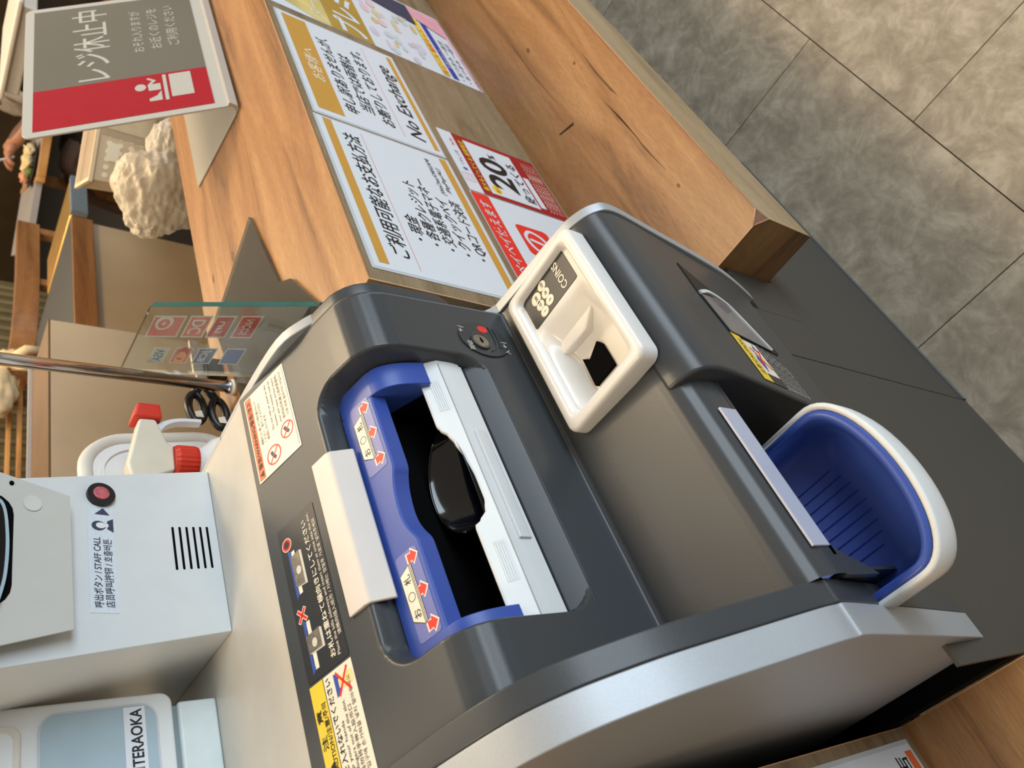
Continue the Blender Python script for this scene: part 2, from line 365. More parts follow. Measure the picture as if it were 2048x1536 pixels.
ct = Fr((0, 0, ZT), (1, 0, 0), (0, 1, 0))
for (kx, ky, rx, ry) in ((0.985, 0.70, 0.012, 0.004), (0.935, 0.745, 0.010, 0.003), (1.02, 0.775, 0.010, 0.003)):
    disc('knot', ct, kx, ky, rx, ry, 0.0001, 0.0003, knot, rc, n=14)

# ------------------------------------------------------------------ left counter
XL = 0.085
lc = thing('register_counter', 'wooden register counter on the blue coin tray side of the machine', 'counter', (XL, YR, 0))
box('top_slab', (-2.5, YR, ZT - 0.022), (XL, YB, ZT), oak, lc)
box('riser_panel', (-2.5, YR, ZL), (XL, YR + 0.02, ZT - 0.022), ash, lc)
box('end_panel', (XL - 0.02, YR + 0.0205, 0), (XL, YB, ZT - 0.0225), walnut, lc)
box('bag_ledge', (-2.5, YF, 0.361), (XL, YR + 0.002, ZL), oak, lc, bevel=0.0006)
edge_line((XL, YF, ZL), (XL, YR, ZL), lc, 0.0006); edge_line((XL, YR, ZL), (XL, YR, ZT), lc, 0.0006)
box('leg_panel', (-2.5, 0.60, 0.0), (XL - 0.03, 0.62, 0.361), plinthm, lc)

# ------------------------------------------------------------------ pedestal under the cash machine
pd = thing('machine_pedestal', 'charcoal laminate pedestal panel under the cash machine', 'pedestal', (0.35, 0.287, 0))
box('front_panel', (XL + 0.0015, 0.287, 0.0), (0.4572, 0.2905, 0.604), plinthm, pd)
box('front_panel', (0.4585, 0.2868, 0.0), (1.10, 0.2905, 0.355), plinthm, pd)
box('front_panel', (0.4585, 0.2868, 0.3555), (0.5400, 0.2905, 0.604), plinthm, pd)
box('front_panel', (0.5405, 0.2868, 0.3555), (XC - 0.001, 0.2905, 0.455), plinthm, pd)
box('kick_strip', (0.4585, 0.2845, 0.0), (1.10, 0.2866, 0.010), mat('grey_kick_strip', (96, 98, 96), 0.5), pd)
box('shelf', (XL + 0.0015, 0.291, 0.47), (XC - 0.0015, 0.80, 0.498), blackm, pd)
box('dark_gap_liner', (XL + 0.001, 0.4505, 0.4985), (XL + 0.004, 0.80, 0.90), blackm, pd)  # black sheet added to keep the gap beside the machine dark

# ------------------------------------------------------------------ notices on the right riser
RF = Fr((0, YR, 0), (1, 0, 0), (0, 0, 1))
def sheet(name, x0, z0, x1, z1, m, label, cat='notice', group=None, h=0.0006, r=0.002):
    o = slab(name, RF, rrect(x0, z0, x1, z1, r), 0.0002, h, m); tag(o, label, cat, group); return o
lam = mat('laminating_film', (196, 200, 204), 0.12, var=0.01)
n1 = sheet('paper_notice', 0.9625, 0.683, 1.2735, 0.8925, lam, 'laminated white notice reading No Exchange with wide ochre heading band')
slab('sheet', RF, rect(0.9665, 0.6865, 1.2695, 0.889), 0.0007, 0.0009, paper, n1)
slab('heading_band', RF, rect(0.979, 0.8425, 1.2625, 0.8815), 0.0010, 0.0012, gold, n1)
slab('foot_band', RF, rect(0.977, 0.6905, 1.262, 0.6990), 0.0010, 0.0012, gold, n1)
text(RF, 'お客様へ', 1.065, 0.852, 0.022, cream, n1, 0.0014, shear=0.25, width=0.098)
for i, (s, xa, wd) in enumerate((('申し訳ありませんが、', 1.000, 0.225), ('当店では両替は', 1.018, 0.175), ('お断りしております。', 1.000, 0.228))):
    text(RF, s, xa, 0.815 - 0.0285 * i, 0.0235, ink, n1, 0.0014, shear=0.25, width=wd, bold=0.006)
slab('rule', RF, rect(0.985, 0.7465, 1.255, 0.7470), 0.0010, 0.0012, orange, n1)
text(RF, 'No Exchange', 0.990, 0.7095, 0.034, ink, n1, 0.0014, shear=0.28, width=0.225, bold=0.006)

n2 = sheet('paper_notice', 0.6415, 0.683, 0.9590, 0.8945, lam, 'laminated white notice listing accepted payment methods between two thin ochre bands')
slab('sheet', RF, rect(0.6455, 0.6865, 0.9550, 0.8905), 0.0007, 0.0009, paper, n2)
slab('heading_band', RF, rect(0.654, 0.8700, 0.9535, 0.8825), 0.0010, 0.0012, gold, n2)
slab('foot_band', RF, rect(0.654, 0.6895, 0.9535, 0.7015), 0.0010, 0.0012, gold, n2)
text(RF, 'ご利用可能なお支払方法', 0.674, 0.8375, 0.0265, ink, n2, 0.0014, shear=0.22, width=0.258, bold=0.006)
slab('rule', RF, rect(0.656, 0.8285, 0.944, 0.8290), 0.0010, 0.0012, orange, n2)
for i, (s, wd) in enumerate((('・現金', 0.052), ('・各種クレジット', 0.138), ('・交通系電子マネー', 0.155), ('・クイックペイ', 0.122), ('・QRコード決済', 0.128))):
    text(RF, s, 0.720 - 0.002 * i, 0.8005 - 0.0225 * i, 0.020, ink, n2, 0.0014, shear=0.25, width=wd, bold=0.005)
text(RF, '(WeChat/ORIGAMI', 0.850, 0.7245, 0.010, ink, n2, 0.0014, shear=0.25, width=0.088)
text(RF, '/PayPay/ALI', 0.858, 0.7125, 0.010, ink, n2, 0.0014, shear=0.25, width=0.062)

n3 = sheet('paper_notice', 0.690, 0.474, 0.8905, 0.6715, paper, 'small white notice with scarlet heading and half hidden red logo beside the machine')
slab('heading_band', RF, rrect(0.692, 0.6385, 0.8890, 0.6705, 0.003), 0.0008, 0.0010, red, n3)
text(RF, 'ペイペイ使えます', 0.706, 0.6475, 0.020, paper, n3, 0.0014, shear=0.15, width=0.165, bold=0.008)
slab('logo', RF, rrect(0.765, 0.555, 0.835, 0.615, 0.008), 0.0008, 0.0010, red, n3)
stroke('logo_stroke', RF, spline([(0.768, 0.572), (0.780, 0.598), (0.805, 0.606), (0.822, 0.594), (0.815, 0.575), (0.795, 0.566)]), 0.006, 0.0011, 0.0013, paper, n3)
stroke('logo_stroke', RF, [(0.792, 0.556), (0.803, 0.600)], 0.006, 0.0011, 0.0013, paper, n3)
text(RF, 'PayPay', 0.742, 0.525, 0.022, ink, n3, 0.0014, width=0.09)

n4 = sheet('paper_notice', 0.8930, 0.476, 1.0600, 0.6690, paper, 'red bordered notice offering 20 percent back below the No Exchange notice')
slab('border', RF, rect(0.8935, 0.4765, 1.0595, 0.6420), 0.0008, 0.0010, redd, n4)
slab('panel', RF, rect(0.9035, 0.5300, 1.0480, 0.6240), 0.0011, 0.0013, paper, n4)
slab('panel', RF, rect(0.9100, 0.5150, 0.9930, 0.5260), 0.0011, 0.0013, paper, n4)
text(RF, '最大もどってくる 期間限定', 0.905, 0.6280, 0.011, yellow, n4, 0.0016, width=0.135, bold=0.012)
disc('badge', RF, 0.9185, 0.6090, 0.011, 0.0085, 0.0014, 0.0015, yellow, n4)
text(RF, '最大', 0.910, 0.6055, 0.008, orange, n4, 0.0018)
text(RF, '20', 0.926, 0.5620, 0.070, ink, n4, 0.0016, width=0.088, bold=0.025)
text(RF, '%', 1.0165, 0.5700, 0.020, ink, n4, 0.0016, bold=0.02)
text(RF, '戻ってくる', 0.912, 0.5350, 0.0215, ink, n4, 0.0016, width=0.108, bold=0.02)
for i in range(5): text(RF, '※ご利用の際は条件をご確認ください', 0.905, 0.506 - 0.0062 * i, 0.0046, cream, n4, 0.0014, width=0.14)
text(RF, 'くわしくは', 0.963, 0.6500, 0.008, inkb, n4, 0.0012); text(RF, 'PayPay', 1.018, 0.6480, 0.008, red, n4, 0.0012)
slab('star', RF, [(0.953 + (0.006 if k % 2 == 0 else 0.0026) * math.sin(k * math.pi / 5), 0.653 + (0.006 if k % 2 == 0 else 0.0026) * math.cos(k * math.pi / 5)) for k in range(10)], 0.0008, 0.0010, blue, n4)
stroke('stamp_frame', RF, rrect(0.920, 0.6465, 0.940, 0.6655, 0.002), 0.0008, 0.0008, 0.0010, pinkm, n4, closed=True)
for i in range(3): slab('stamp_line', RF, rect(0.923, 0.650 + 0.005 * i, 0.937, 0.6508 + 0.005 * i), 0.0008, 0.0010, pinkm, n4)

n5 = sheet('poster', 1.2955, 0.479, 1.600, 0.8960, paper, 'tall gold and white drinks poster at the end of the riser', 'poster')
slab('gold_field', RF, rect(1.2965, 0.7080, 1.599, 0.7880), 0.0008, 0.0010, gold2, n5)
slab('gold_glow', RF, [(1.2975, 0.7890), (1.599, 0.7890), (1.599, 0.8950), (1.335, 0.8950), (1.315, 0.845), (1.299, 0.815)], 0.0008, 0.0010, mat('pale_gold_print', (206, 186, 116), 0.4, var=0.25, scale=14), n5)
text(RF, 'プレミアム', 1.303, 0.722, 0.062, paper, n5, 0.0014, width=0.27, shear=0.1, bold=0.03)
text(RF, 'スーパー', 1.310, 0.798, 0.030, paper, n5, 0.0014, width=0.13, shear=0.1)
random.seed(3)
PSOFT = [mat('print_%s' % n, c, 0.4, var=0.1, scale=90) for n, c in (('rose', (222, 190, 196)), ('sand', (212, 196, 156)), ('mist', (196, 204, 210)), ('lilac', (206, 198, 212)), ('amber', (214, 184, 120)))]
for i in range(34):
    x = random.uniform(1.305, 1.58); z = random.uniform(0.575, 0.695); mm = random.choice(PSOFT)
    disc('picture_patch', RF, x, z, random.uniform(0.008, 0.022), random.uniform(0.004, 0.010), 0.0008 + 0.00002 * i, 0.0009 + 0.00002 * i, mm, n5, n=10)
slab('yellow_line', RF, rect(1.303, 0.5515, 1.58, 0.5655), 0.0018, 0.0019, yellow, n5)
text(RF, '生ビール 乾杯セット', 1.306, 0.5525, 0.0135, red, n5, 0.0022, width=0.18, bold=0.01)
slab('blue_line', RF, rect(1.303, 0.5310, 1.58, 0.5440), 0.0008, 0.0010, blue2, n5)
text(RF, 'お得なセット', 1.345, 0.5325, 0.0115, paper, n5, 0.0014, width=0.075)
for i in range(2): text(RF, '・おつまみ 一品付', 1.312, 0.513 - 0.016 * i, 0.0125, inkb, n5, 0.0012, width=0.16)
slab('foot_band', RF, rect(1.2975, 0.4800, 1.598, 0.4880), 0.0008, 0.0010, pinkm, n5)
text(RF, '※写真はイメージです', 1.302, 0.4815, 0.006, ink, n5, 0.0012, width=0.12)
for k, (z0_, z1_, mm) in enumerate(((0.56, 0.70, inkb), (0.49, 0.56, pinkm))):
    slab('picture_patch', RF, [(1.50, z0_), (1.59, z0_), (1.59, z1_), (1.54, z1_)], 0.0020, 0.0021, mm, n5)

LFn = sheet('paper_notice', -0.24, 0.478, 0.0745, 0.6690, lam, 'laminated notice with orange bands at the foot of the left riser')
slab('sheet', RF, rect(-0.236, 0.4815, 0.0705, 0.6650), 0.0007, 0.0009, paper, LFn)
slab('foot_band', RF, rect(-0.225, 0.4830, 0.0645, 0.4945), 0.0010, 0.0012, orange, LFn)
slab('heading_band', RF, rect(-0.225, 0.6480, 0.0580, 0.6580), 0.0010, 0.0012, orange, LFn)
text(RF, '直営店', -0.010, 0.499, 0.024, ink, LFn, 0.0014, width=0.072)
text(RF, '。', 0.026, 0.560, 0.03, ink, LFn, 0.0014)

# ------------------------------------------------------------------ the cash machine
CM = thing('cash_machine', 'charcoal and silver self-service cash machine with blue bill slot and coin tray', 'cash machine', (0.32, 0.40, 0.498))
# body: profile C(s) in YZ swept along X, with the bill pocket sunk into it
s1 = [(0.535, 1.0175), (0.50, 1.0079), (0.47, 0.9998), (0.44, 0.9916), (0.415, 0.9848), (0.400, 0.9803)]
bend = [(0.394, 0.9768), (0.3875, 0.9715), (0.3815, 0.9640), (0.3775, 0.9550), (0.3752, 0.9445)]
s2 = [(0.3745, 0.930), (0.3737, 0.905), (0.3727, 0.880), (0.3717, 0.855), (0.3706, 0.828), (0.3697, 0.8112)]
s3 = [(0.366, 0.8099), (0.34, 0.8080), (0.31, 0.8056), (0.285, 0.8037), (0.270, 0.8025)]
s4 = [(0.2620, 0.8010), (0.2550, 0.7972), (0.2495, 0.7910), (0.2462, 0.7830), (0.2448, 0.7740), (0.2446, 0.760), (0.2446, 0.730), (0.2450, 0.68), (0.252, 0.60), (0.262, 0.53)]
CORE = s1 + bend + s2 + s3 + s4
# resample by arc length
def resample(pts, step):
    out = [pts[0]]
    for a, b in zip(pts, pts[1:]):
        L = math.dist(a, b); n = max(1, int(L / step + 0.5))
        for k in range(1, n + 1): out.append((a[0] + (b[0] - a[0]) * k / n, a[1] + (b[1] - a[1]) * k / n))
    return out
PR = resample(CORE, 0.0022)
AS = [0.0]
for a, b in zip(PR, PR[1:]): AS.append(AS[-1] + math.dist(a, b))
NR = []
for i in range(len(PR)):
    a = PR[max(0, i - 1)]; b = PR[min(len(PR) - 1, i + 1)]; d = (b[0] - a[0], b[1] - a[1]); L = math.hypot(*d); NR.append((d[1] / L, -d[0] / L))  # outward (-Y, +Z side)
NR = [(n[0], n[1]) if (n[0] * -0.5 + n[1] * 0.5) > 0 else (-n[0], -n[1]) for n in NR]
def s_of(y=None, z=None):
    return min(range(len(PR)), key=lambda i: (abs(PR[i][0] - y) if y is not None else 0) + (abs(PR[i][1] - z) if z is not None else 0))
sA = AS[s_of(0.447, 0.9935)]; sB = AS[s_of(0.3720, 0.8614)]
def sd_rr(x, y, x0, y0, x1, y1, r):
    cx, cy = (x0 + x1) / 2, (y0 + y1) / 2; qx = abs(x - cx) - (x1 - x0) / 2 + r; qy = abs(y - cy) - (y1 - y0) / 2 + r
    return min(max(qx, qy), 0) + math.hypot(max(qx, 0), max(qy, 0)) - r
def ss(t): t = min(1, max(0, t)); return t * t * (3 - 2 * t)
XS = [0.1455]
x = 0.1455
edges = (0.2005, 0.4565)
while x < 0.5255:
    near = min(abs(x - e) for e in edges); x += 0.0012 if near < 0.024 else 0.004; XS.append(min(x, 0.5255))
DEPTH = 0.030
bm = bmesh.new(); V = []
for x in XS:
    row = []
    for i, (y, z) in enumerate(PR):
        d = sd_rr(x, AS[i], 0.2005, sA, 0.4565, sB, 0.026)
        k = ss((-d + 0.0008) / 0.0050)
        # a soft rolled lip around the pocket
        dep = DEPTH * k
        row.append(bm.verts.new((x, y - NR[i][0] * dep, z - NR[i][1] * dep)))
    V.append(row)
for a in range(len(XS) - 1):
    for i in range(len(PR) - 1):
        xm = (XS[a] + XS[a + 1]) / 2; ym = (PR[i][0] + PR[i + 1][0]) / 2; zm = (PR[i][1] + PR[i + 1][1]) / 2
        if sd_rr(xm, (AS[i] + AS[i + 1]) / 2, 0.2005, sA, 0.4565, sB, 0.026) < -0.0070: continue   # pocket mouth
        if 0.366 < xm < 0.500 and 0.2665 < ym < 0.3365 and zm < 0.815: continue          # coin basin opening
        if ym < 0.29 and zm < 0.7640: continue   # tray mouth
        bm.faces.new((V[a][i], V[a][i + 1], V[a + 1][i + 1], V[a + 1][i]))
me = bpy.data.meshes.new('front_cover'); bmesh.ops.recalc_face_normals(bm, faces=bm.faces); bm.to_mesh(me); bm.free()
cov = link('front_cover', me, darkm, CM, smooth=True)
# rolled shoulder that covers the right end of the upper unit
lobe = [(p[0], p[1] + 0.0004) for p in s1[2:] + bend + s2[:3]] + [(0.380, 0.862), (0.42, 0.862), (0.47, 0.93)]
prism('shoulder_cap', lobe, 0.5225, 0.5385, darkm, CM, bevel=0.003, seg=3)
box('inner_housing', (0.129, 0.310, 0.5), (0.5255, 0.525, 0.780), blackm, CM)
# left cheek: silver plate and charcoal rim
cheek = spline([(0.53, 1.024), (0.44, 1.011), (0.392, 0.999), (0.354, 0.983), (0.328, 0.960), (0.308, 0.930), (0.2925, 0.900), (0.272, 0.848), (0.2560, 0.807), (0.2510, 0.789), (0.2504, 0.770), (0.268, 0.650)], 5) + [(0.286, 0.533), (0.300, 0.499), (0.50, 0.499), (0.53, 0.60)]
prism('side_plate', cheek, 0.104, 0.1275, silver, CM, bevel=0.0012)
rim = [(p[0] + 0.0015, p[1] - 0.0015) for p in cheek]
prism('side_rim', rim, 0.1282, 0.1462, darkm, CM, bevel=0.003, seg=3)
# right silver plate, stepped
right = spline([(0.60, 1.0130), (0.53, 1.0125), (0.4629, 1.0073), (0.4344, 0.9945), (0.4200, 0.9830)], 4) + spline([(0.428, 0.95), (0.405, 0.872), (0.3890, 0.850), (0.3805, 0.8235), (0.3700, 0.8140), (0.357, 0.8118), (0.2750, 0.8040), (0.2508, 0.7985), (0.2330, 0.7860), (0.2270, 0.768), (0.2325, 0.716), (0.2500, 0.58), (0.2690, 0.50)], 5) + [(0.33, 0.499), (0.60, 0.499)]
prism('side_plate', right, 0.5262, 0.5380, silver, CM, bevel=0.0012)
# coin block, lower right
blk = [(0.2640, 0.8024)] + spline([(0.2600, 0.8022), (0.252, 0.8010), (0.241, 0.7965), (0.2330, 0.7880), (0.2296, 0.776), (0.2290, 0.765), (0.2306, 0.745)], 4) + [(0.253, 0.580), (0.2585, 0.545), (0.3095, 0.545), (0.3095, 0.786), (0.2640, 0.786)]
prism('coin_unit', blk, 0.3215, 0.5258, darkm, CM, bevel=0.0035, seg=3)
# housing plate and rear cover behind the bezel
box('rear_cover', (0.05, 0.533, 0.995), (0.5255, 0.98, 1.0165), white2, CM, bevel=0.001)
box('rear_edge', (0.5258, 0.601, 0.985), (0.538, 0.80, 1.0135), silver, CM, bevel=0.001)
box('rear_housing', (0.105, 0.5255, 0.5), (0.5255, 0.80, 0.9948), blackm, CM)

# frosted lamp bar above the pocket
lampp = [(0.4665, 0.9990), (0.4660, 1.0015), (0.4495, 0.9972), (0.4455, 0.9945), (0.4395, 0.9760), (0.4420, 0.9735), (0.4480, 0.9920)]
prism('lamp_bar', lampp, 0.2560, 0.3930, frost, CM, bevel=0.0008)

# bill pocket: blue lip, arms, white shutter, slot
pk = obj = None
bl = [(0.4485, 0.2145)]
top = [(0.4470, 0.4118)]
wave = spline([(0.4275, 0.4118), (0.400, 0.4118), (0.370, 0.4118), (0.3545, 0.4122), (0.3465, 0.4150), (0.335, 0.4180), (0.320, 0.4196), (0.308, 0.4192), (0.298, 0.4165), (0.2885, 0.4125), (0.280, 0.4118), (0.250, 0.4118), (0.2150, 0.4118)], 5)
def bluez(y): return 0.9635 + 0.27 * (y - 0.4118)
bm = bmesh.new(); rows = []
for x_, y_ in wave:
    rows.append([bm.verts.new((x_, 0.4475, bluez(0.4475))), bm.verts.new((x_, y_ + 0.0012, bluez(y_ + 0.0012))), bm.verts.new((x_, y_, bluez(y_) - 0.0012)), bm.verts.new((x_, y_ + 0.0005, bluez(y_) - 0.0140)), bm.verts.new((x_, y_ + 0.012, bluez(y_) - 0.0165)), bm.verts.new((x_, 0.4475, 0.945))])
for a, b in zip(rows, rows[1:]):
    for k in range(6): bm.faces.new((a[k], a[(k + 1) % 6], b[(k + 1) % 6], b[k]))
bm.faces.new(rows[0]); bm.faces.new(rows[-1][::-1])
lip = finish(bm, 'bill_guide', blue, CM, smooth=False)
arm = [(0.4475, bluez(0.4475))] + spline([(0.4118, 0.9636), (0.4020, 0.9580), (0.3945, 0.9470), (0.3900, 0.9330), (0.3870, 0.9170)], 4) + [(0.400, 0.915), (0.430, 0.935), (0.4475, 0.945)]
prism('guide_arm', arm, 0.4275, 0.4525, blue, CM, bevel=0.001)
prism('guide_arm', arm, 0.2035, 0.2160, blue, CM, bevel=0.001)
# violet film label areas with arrows and banknote pictures
BF = Fr((0, 0.4118, 0.9635), (1, 0, 0), (0, 1, 0.27))
bs = math.sqrt(1 + 0.27 ** 2)
for x0, x1 in ((0.3595, 0.4310), (0.2160, 0.2842)):
    fm = slab('guide_label', BF, rrect(x0, 0.0042, x1, 0.0262, 0.003), 0.0001, 0.0003, bluefilm, CM)
    cx = (x0 + x1) / 2 + 0.0005
    for k, dx in enumerate((-0.0265, 0.0, 0.0270)):
        ax = cx + dx; A = [(-0.0036, 0.0100), (0.0036, 0.0100), (0.0030, 0.0058), (0.0058, 0.0050), (0.0, -0.0002), (-0.0058, 0.0050), (-0.0030, 0.0058)]
        yb = 0.0050
        slab('arrow_border', BF, [(ax + p * 1.2, yb + (q - 0.005) * 1.22 + 0.0048) for p, q in A], 0.0003, 0.0004, cream, fm)
        slab('arrow', BF, [(ax + p * 0.92, yb + (q - 0.005) * 0.94 + 0.0048) for p, q in A], 0.0004, 0.0005, red, fm)
    bx0, bx1 = cx - 0.0205, cx + 0.0195
    for k in range(3):
        o_ = 0.0012 * (2 - k)
        slab('banknote_outline', BF, [(bx0 - 0.0035 + o_ * 0.4, 0.0152 - o_), (bx1 + 0.0035 + o_ * 0.4, 0.0152 - o_), (bx1 - 0.001 + o_ * 0.4, 0.0262 - o_), (bx0 + 0.003 + o_ * 0.4, 0.0262 - o_)], 0.0004 + 0.0001 * k, 0.00045 + 0.0001 * k, ink, fm)
        slab('banknote', BF, [(bx0 - 0.0028 + o_ * 0.4, 0.0158 - o_), (bx1 + 0.0028 + o_ * 0.4, 0.0158 - o_), (bx1 - 0.0013 + o_ * 0.4, 0.0257 - o_), (bx0 + 0.0034 + o_ * 0.4, 0.0257 - o_)], 0.00046 + 0.0001 * k, 0.0005 + 0.0001 * k, cream, fm)
    text(BF, 'お', bx0 + 0.0025, 0.0172, 0.0078, ink, fm, 0.0008, bold=0.01); text(BF, '札', bx1 - 0.0105, 0.0172, 0.0078, ink, fm, 0.0008, bold=0.01)
    ring('note_ring', BF, cx - 0.0005, 0.0206, 0.0030, 0.0035, 0.00075, 0.0008, ink, fm, n=20)
# slot throat, rollers, scoop
box('slot_floor', (0.2155, 0.3935, 0.8800), (0.4280, 0.4470, 0.8880), rubber, CM)
box('slot_back', (0.2155, 0.4405, 0.8882), (0.4280, 0.4470, 0.9440), blackm, CM)
for x_ in (0.2420, 0.2580, 0.2700): box('floor_rib', (x_, 0.4010, 0.8881), (x_ + 0.0006, 0.4200, 0.8890), blackg, CM)
def scoop(u, v_):
    t = (u - 0.5) * 2; hw = math.sqrt(max(0.0, 1 - t * t)); x_ = 0.3370 + 0.0480 * t
    yn = 0.3885 + 0.004 * (1 - hw); yf_ = 0.3965 + 0.0420 * hw
    z_ = 0.9130 + 0.004 * v_ - 0.021 * (math.sin(math.pi * v_ ** 0.8) ** 0.8) * hw ** 0.7
    return (x_, yn + (yf_ - yn) * v_, z_)
sc_ = grid('finger_scoop', scoop, 56, 28, blackg, CM)
tube('scoop_rim', [scoop(0.04 + 0.92 * k / 40, 1.0) for k in range(41)], 0.0012, blackg, CM, n=8)
# white shutter with a finger cut-out
def wtop(x_):
    "returns 0..1 how far the top edge drops towards the crease"
    pts = [(0.2000, 0.0), (0.2840, 0.0), (0.2862, 0.02), (0.2897, 0.30), (0.2966, 0.62), (0.3075, 0.76), (0.3274, 0.76), (0.3487, 0.66), (0.3650, 0.48), (0.3732, 0.34), (0.3800, 0.10), (0.3850, 0.0), (0.4560, 0.0)]
    for a, b in zip(pts, pts[1:]):
        if a[0] <= x_ <= b[0]:
            t = (x_ - a[0]) / (b[0] - a[0]); return a[1] + (b[1] - a[1]) * ss(t) if (b[1] - a[1]) * 0 == 0 else 0
    return 0.0
bm = bmesh.new(); rows = []
xs = [0.2030 + (0.4515 - 0.2030) * k / 110 for k in range(111)]
for x_ in xs:
    t = wtop(x_); ty, tz = 0.3942 + (0.3850 - 0.3942) * t, 0.9219 + (0.9052 - 0.9219) * t
    rows.append([bm.verts.new(p) for p in ((x_, ty + 0.0030, tz - 0.0010), (x_, ty + 0.0008, tz + 0.0004), (x_, ty - 0.0004, tz - 0.0008), (x_, 0.3848, 0.9050), (x_, 0.3845, 0.9040), (x_, 0.3842, 0.8930), (x_, 0.3846, 0.8790), (x_, 0.3870, 0.8775), (x_, 0.4000, 0.8775), (x_, 0.4000, 0.9000))])
for a, b in zip(rows, rows[1:]):
    for k in range(10): bm.faces.new((a[k], a[(k + 1) % 10], b[(k + 1) % 10], b[k]))
bm.faces.new(rows[0]); bm.faces.new(rows[-1][::-1])
sh = finish(bm, 'bill_shutter', white, CM)
prism('shutter_rib', [(0.3846, 0.8960), (0.3818, 0.8950), (0.3825, 0.8850), (0.3846, 0.8820)], 0.2680, 0.3740, white, sh, bevel=0.0006)
box('shutter_seam', (0.2035, 0.3840, 0.9040), (0.4510, 0.3846, 0.9045), mat('seam_grey', (150, 156, 160), 0.5), sh)
SF = Fr((0, 0.3845, 0.9045), (1, 0, 0), (0, 0.0093, 0.0169))
for x0, x1 in ((0.2350, 0.2690), (0.3980, 0.4320)):
    for k in range(5): slab('grip_line', SF, rect(x0, 0.0050 + 0.0019 * k, x1, 0.0055 + 0.0019 * k), 0.0001, 0.0006, white, sh)
# rounded end piece of the shutter on the right
prism('shutter_end', [(0.3935, 0.9210), (0.3845, 0.9040), (0.3842, 0.8900), (0.3850, 0.8800), (0.400, 0.88)], 0.4515, 0.4560, white, CM, bevel=0.001)
prism('pocket_sill', [(0.3850, 0.8768), (0.3714, 0.8606), (0.3725, 0.8590), (0.41, 0.859), (0.41, 0.8768)], 0.2055, 0.4510, darkm2, CM, bevel=0.001)

# key lock on the upright face
KF = Fr((0, 0.3714, 0.8550), (1, 0, 0), (0, 0.0455, 0.9990))
kp = disc('lock_plate', KF, 0.4800, -0.0050, 0.0225, 0.0270, -0.0005, 0.0012, darkm2, CM, n=40)
ring('lock_collar', KF, 0.4760, 0.0005, 0.0085, 0.0105, 0.0012, 0.0030, darkm, kp)
disc('lock_cylinder', KF, 0.4760, 0.0005, 0.0085, 0.0085, 0.0012, 0.0026, steel, kp, bevel=0.0004)
slab('keyhole', KF, [(0.4722, -0.0006), (0.4746, 0.0014), (0.4800, 0.0012), (0.4796, -0.0002), (0.4750, -0.0016)], 0.0026, 0.0028, blackm, kp)
disc('red_dot', KF, 0.4935, -0.0080, 0.0046, 0.0056, 0.0012, 0.0015, red, kp)
stroke('raised_rib', KF, spline([(0.4980, -0.0160), (0.4850, -0.0170), (0.4720, -0.0160), (0.4640, -0.0080)]), 0.0012, 0.0012, 0.0022, darkm, kp)
stroke('raised_rib', KF, spline([(0.4960, -0.0205), (0.4840, -0.0215), (0.4700, -0.0200)]), 0.0012, 0.0012, 0.0022, darkm, kp)
text(KF, '回収', 0.4630, 0.0110, 0.0062, cream, kp, 0.0014); text(KF, '←|', 0.4850, 0.0165, 0.0072, cream, kp, 0.0014, rot=-0.2)
text(KF, '入', 0.4630, -0.0290, 0.0062, cream, kp, 0.0014); text(KF, '←|', 0.4710, -0.0285, 0.0072, cream, kp, 0.0014)

# ---- stickers on the sloping bezel
S1F = Fr((0, 0.528, 1.0156), (1, 0, 0), (0, 0.96472, 0.26338))
def s1y(Y): return (Y - 0.528) / 0.96472
def tri(fr, cx, cy, r): return [(cx - r, cy - r * 0.8), (cx + r, cy - r * 0.8), (cx, cy + r)]
ws = slab('warning_sticker', S1F, rrect(0.4218, s1y(0.4728), 0.5185, s1y(0.5292), 0.001), 0.0002, 0.0005, cream, CM); ws['label'] = 'orange and white warning sticker'
slab('sticker_line', S1F, rect(0.4240, s1y(0.4745), 0.5165, s1y(0.4748)), 0.0005, 0.0006, ink, ws)
slab('orange_band', S1F, rect(0.4235, s1y(0.5200), 0.5170, s1y(0.5280)), 0.0005, 0.0006, orange, ws)
slab('alert_sign', S1F, tri(S1F, 0.4290, s1y(0.5240), 0.0032), 0.0006, 0.0007, ink, ws)
text(S1F, '警告/WARNING/警告/경고', 0.4345, s1y(0.5217), 0.0056, ink, ws, 0.0008, width=0.078, bold=0.012)
for q in ((0.4370, 0.5055, 0.0095), (0.4490, 0.4845, 0.0085)):
    ring('ban_ring', S1F, q[0], s1y(q[1]), q[2] * 0.86, q[2], 0.0006, 0.0007, red, ws)
    stroke('ban_bar', S1F, [(q[0] - q[2] * 0.62, s1y(q[1]) + q[2] * 0.62), (q[0] + q[2] * 0.62, s1y(q[1]) - q[2] * 0.62)], 0.0012, 0.0006, 0.0007, red, ws)
    stroke('figure', S1F, [(q[0] - q[2] * 0.45, s1y(q[1]) - 0.002), (q[0], s1y(q[1]) + 0.001), (q[0] + q[2] * 0.5, s1y(q[1]) + 0.003)], 0.0032, 0.0005, 0.0006, inkb, ws)
for i, s in enumerate(('機器の上に乗ったり物を置かないで', 'ください。落下によるけがの', '原因になります。')): text(S1F, s, 0.4560, s1y(0.5145 - 0.0042 * i), 0.0034, ink, ws, 0.0008, width=(0.052, 0.046, 0.03)[i])
for i, s in enumerate(('Do not ride or stand on the', 'machine. The machine could tip', 'over and cause serious injury.', '请勿站在机器上或放置重物。', '기계 위에 올라가지 마십시오.')): text(S1F, s, 0.4610, s1y(0.4985 - 0.0052 * i), 0.0037, ink, ws, 0.0008, width=0.053)

